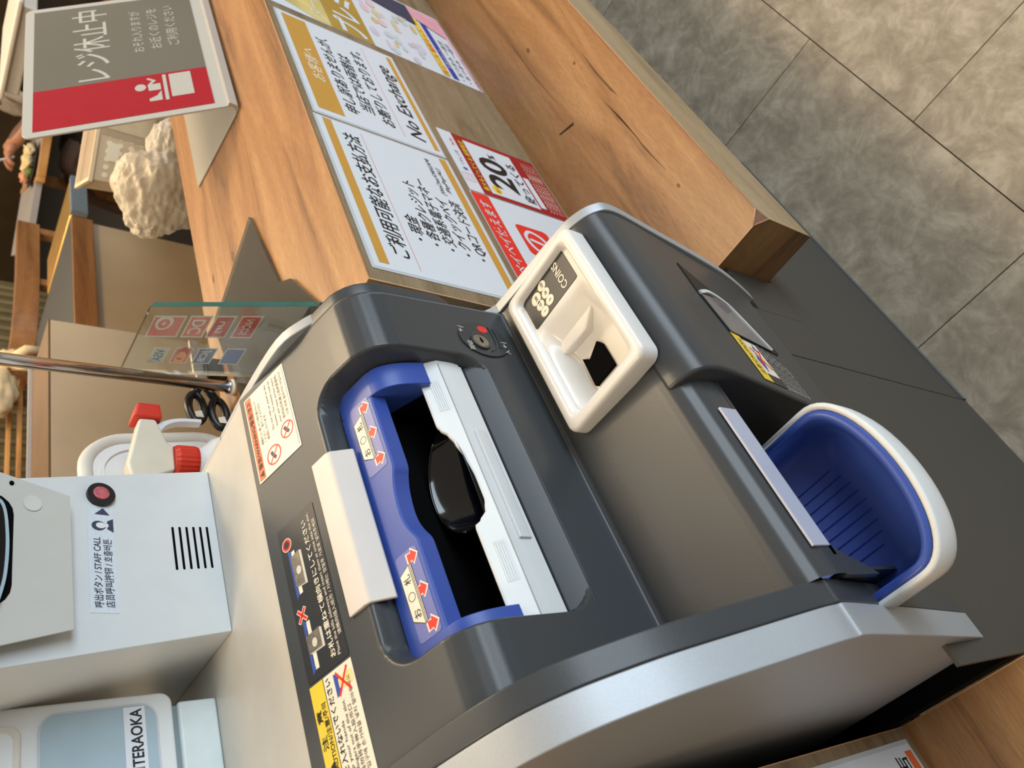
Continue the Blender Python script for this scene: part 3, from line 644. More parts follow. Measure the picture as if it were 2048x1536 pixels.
pl = slab('instruction_panel', S1F, rrect(0.2340, s1y(0.4772), 0.3665, s1y(0.5212), 0.002), 0.0002, 0.0005, label_dark, CM); pl['label'] = 'dark panel showing how to stack banknotes'
ring('ok_mark', S1F, 0.3490, s1y(0.5135), 0.0033, 0.0052, 0.0006, 0.0007, red, pl); ring('ok_mark_edge', S1F, 0.3490, s1y(0.5135), 0.0052, 0.0058, 0.0006, 0.00065, cream, pl)
for d in (1, -1):
    stroke('wrong_mark_edge', S1F, [(0.2860 - 0.0052, s1y(0.5130) - 0.0045 * d), (0.2860 + 0.0052, s1y(0.5130) + 0.0045 * d)], 0.0034, 0.00055, 0.00060, cream, pl)
    stroke('wrong_mark', S1F, [(0.2860 - 0.0048, s1y(0.5130) - 0.0042 * d), (0.2860 + 0.0048, s1y(0.5130) + 0.0042 * d)], 0.0022, 0.00061, 0.00068, red, pl)
def mini(cx, cy, turned):
    f = S1F; y_ = s1y(cy)
    slab('picture_slot', f, [(cx - 0.022, y_ + 0.0085), (cx + 0.022, y_ + 0.0085), (cx + 0.018, y_ + 0.0045), (cx + 0.012, y_ + 0.0060), (cx - 0.012, y_ + 0.0060), (cx - 0.018, y_ + 0.0045)], 0.0005, 0.0006, blue, pl)
    slab('picture_shutter', f, rect(cx - 0.019, y_ + 0.0010, cx + 0.019, y_ + 0.0050), 0.0005, 0.00055, cream, pl)
    wx, wy = (0.0085, 0.0095) if turned else (0.0165, 0.0065)
    for k in range(3): slab('picture_note', f, [(cx - wx * 0.9 + 0.0006 * k, y_ - wy + 0.0012 * k), (cx + wx * 0.9 + 0.0006 * k, y_ - wy + 0.0012 * k), (cx + wx * 0.8 + 0.0006 * k, y_ + wy * 0.6 + 0.0012 * k), (cx - wx * 0.8 + 0.0006 * k, y_ + wy * 0.6 + 0.0012 * k)], 0.0006 + 0.0001 * k, 0.00068 + 0.0001 * k, (white2, white2, steel)[k], pl)
    disc('picture_portrait', f, cx, y_, 0.0035, 0.0028, 0.0009, 0.00095, white2, pl, n=14)
mini(0.3215, 0.5060, False); mini(0.2600, 0.5060, True)
text(S1F, 'お札は重ねて横向きにしてください', 0.2400, s1y(0.4890), 0.0062, cream, pl, 0.0008, width=0.117, bold=0.015)
text(S1F, 'Place the bills sideways and insert them at once into the slot.', 0.2390, s1y(0.4840), 0.0042, cream, pl, 0.0008, width=0.121)
text(S1F, '请横向插入纸币 / 지폐는 정렬후 가로로 넣어주세요', 0.2520, s1y(0.4790), 0.0042, cream, pl, 0.0008, width=0.100)

ca = slab('caution_sticker', S1F, rect(0.148, s1y(0.4768), 0.2318, s1y(0.5212)), 0.0002, 0.0005, cream, CM); ca['label'] = 'yellow and white caution sticker'
slab('yellow_band', S1F, rect(0.148, s1y(0.5072), 0.2318, s1y(0.5212)), 0.0005, 0.0006, yellow, ca); slab('sticker_line', S1F, rect(0.148, s1y(0.5066), 0.2318, s1y(0.5072)), 0.0005, 0.0006, ink, ca)
slab('alert_sign', S1F, tri(S1F, 0.1720, s1y(0.5150), 0.0045), 0.0006, 0.0007, ink, ca)
text(S1F, '注   意', 0.1850, s1y(0.5145), 0.0062, ink, ca, 0.0008, width=0.028, bold=0.02); text(S1F, 'CAUTION/注意/주의', 0.1660, s1y(0.5088), 0.0056, ink, ca, 0.0008, width=0.050, bold=0.012)
text(S1F, '指を入れないでください', 0.1560, s1y(0.5005), 0.0060, ink, ca, 0.0008, width=0.0735, bold=0.015)
for i, (s, xa, wd) in enumerate((('Keep your hands', 0.154, 0.042), ('and fingers out of the slot.', 0.153, 0.056), ('请勿将手伸入投币口', 0.157, 0.046), ('투입구에 손가락을 넣지 말아주세요', 0.154, 0.068))): text(S1F, s, xa, s1y(0.4958 - 0.0048 * i), 0.0041, ink, ca, 0.0008, width=wd)
slab('picture_slot', S1F, [(0.2120, s1y(0.4965)), (0.2290, s1y(0.4965)), (0.2270, s1y(0.4920)), (0.2140, s1y(0.4920))], 0.0005, 0.0006, blue, ca)
slab('picture_hand', S1F, [(0.2165, s1y(0.4780)), (0.2245, s1y(0.4780)), (0.2260, s1y(0.4850)), (0.2235, s1y(0.4925)), (0.2175, s1y(0.4925)), (0.2150, s1y(0.4850))], 0.0006, 0.0007, mat('hand_print', (244, 214, 150), 0.5), ca)
for d in (1, -1): stroke('ban_cross', S1F, [(0.2205 - 0.0085, s1y(0.4880) - 0.0062 * d), (0.2205 + 0.0085, s1y(0.4880) + 0.0062 * d)], 0.0018, 0.0007, 0.0008, red, ca)

# ---- coin inlet
CF = Fr((0, 0, 0), (1, 0, 0), (0, 1, 0))
def loft(name, rings_, m, parent, smooth=False, close=False):
    bm = bmesh.new(); VV = [[bm.verts.new(p) for p in r] for r in rings_]; n = len(VV[0])
    for a, b in zip(VV, VV[1:]):
        for k in range(n): bm.faces.new((a[k], a[(k + 1) % n], b[(k + 1) % n], b[k]))
    if close: bm.faces.new(VV[-1])
    return finish(bm, name, m, parent, smooth=smooth)
def rr3(x0, y0, x1, y1, r, z): return [(p[0], p[1], z) for p in rrect(x0, y0, x1, y1, r, 6)]
ci = loft('coin_inlet', [rr3(0.3490, 0.2495, 0.5140, 0.3525, 0.010, 0.8035), rr3(0.3490, 0.2495, 0.5140, 0.3525, 0.010, 0.8185), rr3(0.3500, 0.2505, 0.5130, 0.3515, 0.009, 0.8212), rr3(0.3520, 0.2525, 0.5110, 0.3495, 0.008, 0.8225), rr3(0.3590, 0.2590, 0.5050, 0.3425, 0.008, 0.8225), rr3(0.3610, 0.2612, 0.5032, 0.3405, 0.008, 0.8208), rr3(0.3640, 0.2640, 0.5020, 0.3385, 0.007, 0.8150)], pearl, CM)
for p in ci.data.polygons: p.use_smooth = True
# basin: flat shelf under the label, then a chute falling to the coin slot
def basin(u, v_):
    x_ = 0.5030 + (0.3630 - 0.5030) * u; y_ = 0.2635 + (0.3395 - 0.2635) * v_
    t = ss((0.466 - x_) / 0.050); edge = min(v_, 1 - v_) * 2
    z_ = 0.8150 - 0.026 * t * ss(edge * 3.0) 
    if x_ < 0.378: z_ = max(z_, 0.8150 - 0.026 * ss((x_ - 0.3635) / 0.0145) * ss(edge * 3.0))
    return (x_, y_, z_)
grid('coin_basin', basin, 60, 40, pearl, ci)
slab('chute_ridge', CF, [(0.4470, 0.2700), (0.4300, 0.2980), (0.4310, 0.3330), (0.4480, 0.3350)], 0.790, 0.8035, pearl, ci, bevel=0.003)
slab('coin_slot', CF, [(0.4150, 0.2985), (0.3880, 0.2985), (0.3880, 0.3255), (0.4190, 0.3235), (0.4125, 0.3165), (0.4200, 0.3010)], 0.7880, 0.7935, blackm, ci)
cl = slab('coin_label', CF, rrect(0.4660, 0.2700, 0.5035, 0.3370, 0.0025), 0.8149, 0.8156, label_dark, ci); 
CLF = Fr((0.4847, 0.3035, 0.8157), (0, 1, 0), (-1, 0, 0))
CLF = Fr((0.4847, 0.3035, 0.8157), (1, 0, 0), (0, 1, 0))
text(CLF, 'COINS', -0.0155, -0.0220, 0.0110, cream, ci, 0.0002, width=0.031, bold=0.012)
for (dx, dy, s) in ((0.0110, 0.0040, '100'), (0.0060, 0.0165, '500'), (0.0010, 0.0040, '50'), (-0.0035, 0.0155, '10'), (-0.0090, 0.0035, '5'), (-0.0128, 0.0145, '1')):
    r_ = 0.0062 if s == '500' else 0.0050
    disc('coin_picture', CLF, dx, dy + 0.0008, r_, r_, 0.0001, 0.00015, steel, ci, n=18); disc('coin_picture', CLF, dx, dy - 0.0004, r_, r_, 0.00016, 0.00022, cream, ci, n=18)
    text(CLF, s, dx, dy - 0.0018, 0.0044, ink, ci, 0.0004, align='CENTER', bold=0.01)

# ---- return window and caution sticker on the coin unit's front
ang = Vector((0, 0.2306 - 0.253, 0.745 - 0.580)).normalized()
BKF = Fr((0, 0.2306, 0.745), (1, 0, 0), ang)
def bz(z): return (z - 0.745) / ang.z
wnd = [(0.3890, bz(0.6060)), (0.3939, bz(0.6000)), (0.4300, bz(0.6230)), (0.4480, bz(0.6380)), (0.4600, bz(0.6600)), (0.4850, bz(0.6990)), (0.4390, bz(0.7020)), (0.3890, bz(0.6955))]
slab('window_recess_shade', BKF, wnd, 0.0001, 0.0009, mat('recess_shade', (20, 21, 22), 0.5), CM)  # flat dark patch; the shade inside the recess is its colour
stroke('window_frame', BKF, spline([(0.4395, bz(0.7005)), (0.4500, bz(0.6760)), (0.4460, bz(0.6520)), (0.4350, bz(0.6410)), (0.3905, bz(0.6185))]), 0.0040, 0.0009, 0.0030, white, CM)
slab('window_flap', BKF, [(0.3895, bz(0.6180)), (0.4320, bz(0.6395)), (0.4420, bz(0.6480)), (0.4445, bz(0.6700)), (0.4370, bz(0.6995)), (0.3895, bz(0.6945))], 0.0012, 0.0020, mat('grey_clear_flap', (128, 124, 126), 0.08, var=0.1, scale=60, coat=0.6), CM)
cs = slab('caution_sticker', BKF, rect(0.3300, bz(0.6550), 0.3885, bz(0.6960)), 0.0002, 0.0005, label_dark, CM); cs['label'] = 'small caution sticker with yellow band'
slab('yellow_band', BKF, rect(0.3300, bz(0.6800), 0.3885, bz(0.6960)), 0.0005, 0.0007, yellow, cs)
text(BKF, '注意/CAUTION', 0.3380, bz(0.6840), 0.0085, ink, cs, 0.0009, width=0.044)
slab('picture', BKF, rect(0.3420, bz(0.6555), 0.3850, bz(0.6790)), 0.0005, 0.0007, cream, cs)
slab('picture_blue', BKF, [(0.344, bz(0.672)), (0.372, bz(0.660)), (0.384, bz(0.664)), (0.360, bz(0.677))], 0.0007, 0.0008, blue, cs)
slab('picture_hand', BKF, [(0.350, bz(0.658)), (0.366, bz(0.658)), (0.376, bz(0.668)), (0.368, bz(0.672))], 0.0008, 0.0009, mat('hand_print', (244, 214, 150), 0.5), cs)
for d in (1, -1): stroke('ban_cross', BKF, [(0.3640 - 0.012, bz(0.667) - 0.008 * d), (0.3640 + 0.012, bz(0.667) + 0.008 * d)], 0.0022, 0.0009, 0.0010, red, cs)
for i in range(6): text(BKF, '指を入れないでください。Keep fingers out.', 0.3300, bz(0.6470 - 0.0075 * i), 0.0055, white2, cs, 0.0003, width=0.062 - 0.004 * i)

# ---- lens strip over the coin tray
prism('lens_strip', [(0.2449, 0.7840), (0.2432, 0.7838), (0.2430, 0.7640), (0.2449, 0.7640)], 0.1665, 0.2905, strip, CM)
# ---- coin tray
def dshape(cx, hw, yb_, yc, yf, r, n=26, grow=0.0):
    pts = [(cx + hw + grow, yb_)]
    pts.append((cx + hw + grow, yc))
    for k in range(1, n):
        a = math.pi * k / n
        pts.append((cx + (hw + grow) * math.cos(a), yc - (yc - yf + grow) * math.sin(a) ** 0.85))
    pts.append((cx - hw - grow, yc)); pts.append((cx - hw - grow, yb_)); return pts
TX = 0.2005
def dz(pts, z): return [(p[0], p[1], z) for p in pts]
O = lambda g, z, yb_=0.2995: dz(dshape(TX, 0.0735, yb_, 0.2230, 0.1840, 0, grow=g), z)
tw = loft('coin_tray', [O(-0.012, 0.668, 0.2995), O(0.0, 0.6900), O(0.0015, 0.7000), O(0.0020, 0.7180), O(0.0010, 0.7200), O(-0.0025, 0.7200), O(-0.0035, 0.7180)], white, CM)
for p in tw.data.polygons: p.use_smooth = True
bm_cap = slab('tray_underside', CF, dshape(TX, 0.0735, 0.2995, 0.2230, 0.1840, 0, grow=-0.012), 0.6675, 0.6685, white, CM)
I = lambda hw, yf, z, yb_=0.2995: dz(dshape(TX, hw, yb_, 0.2260, yf, 0), z)
cup = loft('tray_cup', [I(0.0708, 0.1868, 0.7180), I(0.0704, 0.1872, 0.7196), I(0.0655, 0.1945, 0.7196), I(0.0640, 0.1965, 0.7180), I(0.0620, 0.2000, 0.7050), I(0.0570, 0.2120, 0.6920), I(0.0480, 0.2260, 0.6905)], blue, CM, close=True)
for p in cup.data.polygons: p.use_smooth = True
for k in range(9):
    x_ = TX - 0.034 + 0.0085 * k; hh = 0.030 * math.sqrt(max(0.05, 1 - ((x_ - TX) / 0.046) ** 2))
    box('tray_groove', (x_, 0.262 - hh, 0.6905), (x_ + 0.0007, 0.290, 0.6911), blue2, cup)

box('tray_throat', (0.1475, 0.3000, 0.6905), (0.3212, 0.3090, 0.7850), blue2, CM)
box('tray_cheek', (0.1475, 0.2450, 0.6905), (0.1500, 0.3000, 0.7630), darkm2, CM)
box('mouth_lip', (0.1600, 0.2446, 0.7600), (0.3212, 0.2990, 0.7640), darkm2, CM)

# ------------------------------------------------------------------ staff-call kiosk box
KD = Vector((0, 0.606 - 0.634, 1.19 - 1.0165)).normalized()
KB = thing('staff_call_box', 'white steel kiosk box with staff call button and speaker slots', 'kiosk', (0.43, 0.634, 1.0165))
def kpt(x, z): return (x, 0.634 + (z - 1.0165) * KD.y / KD.z, z)
bm = bmesh.new()
pts = [(0.3423, 1.0167), (0.5193, 1.0167), (0.4505, 1.300), (0.290, 1.300)]
A = [bm.verts.new(kpt(x, z)) for x, z in pts]
Bk = [bm.verts.new((x, 0.86, z)) for x, z in ((0.360, 1.0167), (0.519, 1.0167), (0.500, 1.300), (0.345, 1.300))]
bm.faces.new(A); bm.faces.new(Bk[::-1])
for i in range(4): bm.faces.new((A[i], A[(i + 1) % 4], Bk[(i + 1) % 4], Bk[i]))
finish(bm, 'body', kiosk, KB, bevel=0.001)
KFr = Fr(kpt(0, 1.0165), (1, 0, 0), KD)
def kz(z): return (z - 1.0165) / KD.z
ring('button_collar', KFr, 0.4708, kz(1.1210), 0.0065, 0.0118, 0.0, 0.0035, mat('black_button_collar', (20, 20, 22), 0.35), KB, n=36)
disc('call_button', KFr, 0.4715, kz(1.1212), 0.0070, 0.0070, 0.0, 0.0045, mat('rose_button', (178, 84, 96), 0.18, var=0.3, scale=220, coat=0.6), KB, bevel=0.0012)
tape = mat('clear_tape', (204, 214, 222), 0.18, var=0.05, scale=400, bump=0.25)
lb = slab('call_label', KFr, [(0.3555, kz(1.1325)), (0.3555, kz(1.1105)), (0.4620, kz(1.1105)), (0.4590, kz(1.1325))], 0.0001, 0.0003, tape, KB)
text(KFr, '呼出ボタン / STAFF CALL', 0.3605, kz(1.1228), 0.0078, inkb, lb, 0.0005, width=0.0665, bold=0.012)
text(KFr, '店员呼叫按钮 / 호출버튼', 0.3605, kz(1.1142), 0.0078, inkb, lb, 0.0005, width=0.0650, bold=0.012)
slab('pointer', KFr, [(0.4505, kz(1.1265)), (0.4505, kz(1.1140)), (0.4575, kz(1.1195))], 0.0004, 0.0005, inkb, lb)
# clerk pictogram: hair, face, collar
slab('clerk_hair', KFr, [(0.4388 + 0.0050 * math.sin(a / 12 * 2 * math.pi), kz(1.1235) + 0.0058 * math.cos(a / 12 * 2 * math.pi)) for a in range(12)], 0.0004, 0.0005, inkb, lb)
disc('clerk_face', KFr, 0.4392, kz(1.1218), 0.0030, 0.0040, 0.00055, 0.0006, paper, lb, n=18)
slab('clerk_jacket', KFr, [(0.4330, kz(1.1115)), (0.4470, kz(1.1115)), (0.4440, kz(1.1165)), (0.4360, kz(1.1165))], 0.0004, 0.0005, inkb, lb)
slab('clerk_scarf', KFr, [(0.4380, kz(1.1155)), (0.4410, kz(1.1155)), (0.4415, kz(1.1180)), (0.4375, kz(1.1180))], 0.00055, 0.0006, paper, lb)
for k in range(6):
    za = 1.0595 - 0.0066 * k
    slab('speaker_slot', KFr, rrect(0.4005 + 0.001 * k, kz(za) - 0.0011, 0.4460 + 0.0009 * k, kz(za) + 0.0011, 0.0010), 0.0001, 0.0003, blackm, KB)
BZF = Fr((0, 0.6225, 1.0165), (1, 0, 0), KD)
bp_ = slab('screen_bracket', BZF, [(0.3336, kz(1.1478)), (0.4560, kz(1.1485)), (0.4720, kz(1.2020)), (0.4600, kz(1.290)), (0.290, kz(1.290)), (0.3190, kz(1.2000))], 0.0, 0.0015, mat('pale_grey_bracket', (190, 190, 184), 0.4, var=0.02), KB)
disc('bracket_cap', BZF, 0.4440, kz(1.1765), 0.0075, 0.0068, 0.0015, 0.0024, mat('bracket_cap_grey', (200, 200, 195), 0.35), bp_)
disc('bracket_hole', BZF, 0.4618, kz(1.1915), 0.0024, 0.0018, 0.0015, 0.0018, blackm, bp_)
slab('screen_opening', BZF, rrect(0.348, kz(1.1895), 0.4510, kz(1.285), 0.020), 0.0015, 0.0019, blackm, bp_)
slab('screen_edge', BZF, spline([(0.350, kz(1.1985)), (0.375, kz(1.1940)), (0.410, kz(1.1935)), (0.440, kz(1.1985)), (0.446, kz(1.215))]) + [(0.446, kz(1.28)), (0.350, kz(1.28))], 0.0022, 0.0060, ice, bp_)
slab('screen', BZF, spline([(0.352, kz(1.2005)), (0.375, kz(1.1965)), (0.410, kz(1.1960)), (0.438, kz(1.2005)), (0.444, kz(1.216))]) + [(0.444, kz(1.278)), (0.352, kz(1.278))], 0.0060, 0.0064, blackg, bp_)

# ------------------------------------------------------------------ receipt printer
PY = 0.690
PRN = thing('receipt_printer', 'white receipt printer with pale blue front panel left of the kiosk box', 'printer', (0.24, PY, 1.0165))
PF = Fr((0, PY, 0), (1, 0, 0), (0, 0, 1))
box('base', (0.14, PY, 1.0167), (0.3105, PY + 0.16, 1.0500), mat('pale_mint_plastic', (206, 216, 216), 0.35), PRN, bevel=0.003)
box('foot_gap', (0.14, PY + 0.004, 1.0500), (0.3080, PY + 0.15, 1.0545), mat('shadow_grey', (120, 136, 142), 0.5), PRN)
slab('body', PF, rrect(0.10, 1.0540, 0.3200, 1.240, 0.010), -0.15, 0.0, white, PRN, bevel=0.003, seg=3)
slab('front_panel', PF, rrect(0.12, 1.0680, 0.3105, 1.1540, 0.013), 0.0, 0.0008, mat('grey_blue_panel', (160, 180, 190), 0.4, var=0.03), PRN)
stroke('panel_rim', PF, rrect(0.12, 1.0680, 0.3105, 1.1540, 0.013), 0.0018, 0.0, 0.0012, mat('lilac_grey_rim', (186, 190, 200), 0.4), PRN, closed=True)
slab('paper_cover', PF, rrect(0.12, 1.1660, 0.3050, 1.230, 0.010), 0.0, 0.0030, white2, PRN, bevel=0.002)
slab('paper_cover_inset', PF, rrect(0.125, 1.1715, 0.2990, 1.225, 0.008), 0.0030, 0.0036, white, PRN)
slab('logo_plate', PF, rect(0.20, 1.0770, 0.3090, 1.0935), 0.0008, 0.0012, paper, PRN)
text(PF, 'TERAOKA', 0.2595, 1.0800, 0.0125, ink, PRN, 0.0014, width=0.0475, bold=0.02)
for k in range(8): slab('logo_mark', PF, [(0.2475 + 0.0005 * k, 1.0800 + 0.0011 * k), (0.2590 - 0.0006 * k * 0, 1.0800 + 0.0011 * k), (0.2590, 1.0806 + 0.0011 * k), (0.2475 + 0.0006 * k, 1.0806 + 0.0011 * k)], 0.0012, 0.0014, ink, PRN)

# ------------------------------------------------------------------ chrome pole
PO = thing('chrome_pole', 'thin chrome pole on a cream ring standing behind the cash machine', 'pole', (0.785, 0.774, ZT))
tube('pole', ((0.785, 0.774, ZT), (0.7810, 0.7700, 1.60)), 0.0078, chrome, PO, n=20)
tube('base_ring', ((0.785, 0.774, ZT), (0.785, 0.774, ZT + 0.006)), 0.0112, cream, PO, n=24)
tube('pole_collar', ((0.785, 0.774, ZT + 0.006), (0.785, 0.774, ZT + 0.011)), 0.0095, chrome, PO, n=20)

# ------------------------------------------------------------------ glass card sign (seen from behind)
GL = thing('card_logo_stand', 'clear acrylic stand of payment card logos seen from behind', 'sign', (0.80, 0.66, ZT))
# panel leans back; lower edge rests on its base plate
a0 = Vector((0.676, 0.522, ZT + 0.0062)); b0 = Vector((0.7011, 0.6665, ZT + 0.0062))
tr_ = Vector((0.8061, 0.6735, 1.040)); tl_ = Vector((0.8312, 0.8180, 1.040))
GF = Fr(a0, (b0 - a0), (tr_ - a0))
# proper rectangle-like quad: right edge a0->tr_, left edge b0->tl_
nrm = (tr_ - a0).cross(tl_ - a0).normalized()
if nrm.dot(Vector((0.0, 0.0, 1.277)) - a0) < 0: nrm = -nrm
th = 0.010
def quad_slab(name, q, n_, t0, t1, m_, parent):
    bm = bmesh.new(); A = [bm.verts.new(p + n_ * t0) for p in q]; B = [bm.verts.new(p + n_ * t1) for p in q]
    bm.faces.new(A); bm.faces.new(B[::-1]); k = len(q)
    for i in range(k): bm.faces.new((A[i], A[(i + 1) % k], B[(i + 1) % k], B[i]))
    return finish(bm, name, m_, parent)
quad_slab('glass_panel', [a0, tr_, tl_, b0], nrm, -th, 0.0, glass, GL)
quad_slab('polished_edge', [a0, tr_, tr_ - nrm * th, a0 - nrm * th], (a0 - b0).normalized(), 0.0002, 0.0006, tealedge, GL)
quad_slab('polished_edge', [tl_, tr_, tr_ - nrm * th, tl_ - nrm * th], (tr_ - a0).normalized(), 0.0002, 0.0006, tealedge, GL)
def gp(u, v_, h): # u 0 at right edge..1 left, v 0 bottom..1 top; logos are on the far face
    p = a0.lerp(b0, u).lerp(tr_.lerp(tl_, u), v_); return p - nrm * (th + h)
def gquad(name, u0, v0, u1, v1, m_, h, parent, r=0.0):
    bm = bmesh.new(); V = [bm.verts.new(gp(u, v, h)) for u, v in ((u0, v0), (u1, v0), (u1, v1), (u0, v1))]; bm.faces.new(V)
    return finish(bm, name, m_, parent)
logopink = mat('faded_pink_logo', (206, 128, 128), 0.4); logored = mat('faded_red_logo', (186, 92, 92), 0.4); logoblue = mat('faded_blue_logo', (112, 126, 176), 0.4); logogreen = mat('faded_green_logo', (120, 166, 128), 0.4); logow = mat('faded_white_logo', (206, 208, 206), 0.4)
logos = []
for k, (m1, v0, v1) in enumerate(((logopink, 0.74, 0.95), (logopink, 0.575, 0.715), (logored, 0.43, 0.555), (logored, 0.27, 0.40))):
    f_ = gquad('card_logo', 0.16, v0, 0.47, v1, logow, 0.0006, GL); gquad('card_logo_field', 0.18, v0 + 0.01, 0.45, v1 - 0.01, m1, 0.0003, f_); logos.append((0.18, v0 + 0.01, 0.45, v1 - 0.01, f_))
for k, (m1, v0, v1) in enumerate(((logow, 0.74, 0.85), (logopink, 0.585, 0.70), (logoblue, 0.43, 0.55), (logoblue, 0.25, 0.375))):
    f_ = gquad('card_logo', 0.62, v0, 0.86, v1, logow, 0.0006, GL); gquad('card_logo_field', 0.635, v0 + 0.008, 0.845, v1 - 0.008, m1, 0.0003, f_); logos.append((0.635, v0 + 0.008, 0.845, v1 - 0.008, f_))
def glogo(idx, s, size, m_, wd=0.7):
    u0, v0, u1, v1, f_ = logos[idx]
    # mirrored lettering, read from the other side
    cu = bpy.data.curves.new('t', 'FONT'); cu.body = s; cu.offset = 0.02; tmp = bpy.data.objects.new('t', cu); C.objects.link(tmp)
    me = bpy.data.meshes.new_from_object(tmp.evaluated_get(bpy.context.evaluated_depsgraph_get())); bpy.data.objects.remove(tmp)
    xs = [p.co.x for p in me.vertices]; ys = [p.co.y for p in me.vertices]; W = max(xs) - min(xs); Hh = max(ys) - min(ys)
    for p in me.vertices:
        tu = (p.co.x - min(xs)) / W; tv = (p.co.y - min(ys)) / Hh
        p.co = gp(u0 + (u1 - u0) * (0.5 + (tu - 0.5) * wd), v0 + (v1 - v0) * (0.5 + (tv - 0.5) * size), 0.0001)
    me.materials.clear(); link('lettering', me, m_, f_)
glogo(4, 'VISA', 0.7, logoblue, 0.85); glogo(1, 'DC', 0.7, logow, 0.75); glogo(2, 'UFJ', 0.4, logow, 0.6); glogo(3, 'NICOS', 0.45, logow, 0.8); glogo(6, 'JCB', 0.6, logow, 0.85)
for idx, cu_, cv_, r_, m_ in ((0, 0.30, 0.60, 0.30, logow), (0, 0.34, 0.60, 0.20, logopink), (0, 0.34, 0.60, 0.07, logow), (5, 0.36, 0.5, 0.36, logored), (5, 0.66, 0.5, 0.36, mat('faded_orange_logo', (222, 170, 130), 0.4))):
    u0, v0, u1, v1, f_ = logos[idx]; bm = bmesh.new()
    hh = 0.0002 - 0.00003 * logos.index(logos[idx]) * 0
    V = [bm.verts.new(gp(u0 + (u1 - u0) * (cu_ + r_ * 1.25 * math.cos(2 * math.pi * k / 22)), v0 + (v1 - v0) * (cv_ + r_ * math.sin(2 * math.pi * k / 22)), 0.0002 - 0.00004 * (0.4 - r_))) for k in range(22)]; bm.faces.new(V); finish(bm, 'logo_disc', m_, f_)
BPF = Fr((0, 0, ZT), (1, 0, 0), (0, 1, 0))
slab('base_plate', BPF, [(0.7950, 0.5880), (0.9740, 0.6185), (0.9300, 0.7850), (0.6850, 0.7400), (0.6650, 0.5150), (0.7700, 0.5600)], 0.0008, 0.0060, acrylic_refl, GL, bevel=0.0006)

# ------------------------------------------------------------------ register-closed sign
LEAN = math.radians(32)
SG = thing('register_closed_sign', 'white bent acrylic sign with grey and red face saying register closed', 'sign', (1.40, 0.60, ZT))
sy0, sz0 = 0.570, 0.912
sprof = [(sy0 + math.sin(LEAN) * t, sz0 + math.cos(LEAN) * t) for t in (0.310, 0.025)] + [(0.571, 0.9185), (0.5715, 0.9105), (0.5790, 0.9045), (0.590, 0.9042), (0.7580, 0.9042)]
sprof = [sprof[0]] + spline(sprof[1:], 4)
bm = bmesh.new(); rows = []
for k, (y, z) in enumerate(sprof):
    back = max(0.0, (y - 0.60) / 0.158) if z < 0.92 and k > 5 else 0.0
    xl = 1.2020 + 0.048 * back; rows.append([(xl, y, z), (1.627, y, z)])
SWX0, SWX1 = 1.2020, 1.6270
PFs = Fr((0, sy0, sz0), (1, 0, 0), (0, math.sin(LEAN), math.cos(LEAN)))
slab('face', PFs, rrect(SWX0, 0.004, SWX1, 0.308, 0.014), -0.0032, 0.0, signw, SG, bevel=0.0008)
foot = [(sy0 - 0.0002, sz0 + 0.010), (0.5705, 0.9085), (0.5760, 0.9046), (0.5860, 0.9040), (0.7590, 0.9040), (0.7590, 0.9072), (0.5870, 0.9072), (0.5790, 0.9095), (0.5765, 0.9150), (sy0 + 0.0085, sz0 + 0.011)]
bm = bmesh.new()
A = []
for p in foot: 
    back = max(0.0, (p[0] - 0.60) / 0.158); A.append(bm.verts.new((SWX0 + 0.044 * back, p[0], p[1])))
B = [bm.verts.new((SWX1, p[0], p[1])) for p in foot]
bm.faces.new(A[::-1]); bm.faces.new(B)
for i in range(len(foot)): bm.faces.new((A[i], A[(i + 1) % len(foot)], B[(i + 1) % len(foot)], B[i]))
finish(bm, 'foot', signw, SG, bevel=0.0006)
slab('grey_field', PFs, rect(1.3330, 0.030, 1.6120, 0.2930), 0.0002, 0.0005, sign_grey, SG)
slab('red_field', PFs, rect(1.2160, 0.030, 1.3330, 0.2930), 0.0002, 0.0005, redd, SG)
text(PFs, 'レジ休止中', 1.3420, 0.1790, 0.062, signw, SG, 0.0008, width=0.252, bold=0.006)
for i, (s, wd) in enumerate((('おそれ入りますが', 0.152), ('お近くのレジを', 0.150), ('ご利用ください', 0.150))): text(PFs, s, 1.4150 + 0.004 * i, 0.1210 - 0.0285 * i, 0.0205, signw, SG, 0.0008, width=wd)
# clerk-at-desk pictogram
slab('pictogram_desk', PFs, rect(1.2550, 0.0560, 1.3260, 0.0900), 0.0006, 0.0009, signw, SG)
slab('pictogram_counter', PFs, rect(1.2480, 0.0945, 1.3270, 0.1000), 0.0006, 0.0009, signw, SG)
disc('pictogram_head', PFs, 1.2960, 0.1350, 0.0105, 0.0085, 0.0006, 0.0009, signw, SG)
slab('pictogram_body', PFs, [(1.2820, 0.1045), (1.3020, 0.1045), (1.3020, 0.1180), (1.3120, 0.1100), (1.3230, 0.1215), (1.3200, 0.1245), (1.3120, 0.1165), (1.3010, 0.1240), (1.2820, 0.1230)], 0.0006, 0.0009, signw, SG)
slab('pictogram_till', PFs, [(1.2500, 0.1045), (1.2790, 0.1045), (1.2650, 0.1120), (1.2580, 0.1240), (1.2500, 0.1240)], 0.0006, 0.0009, signw, SG)

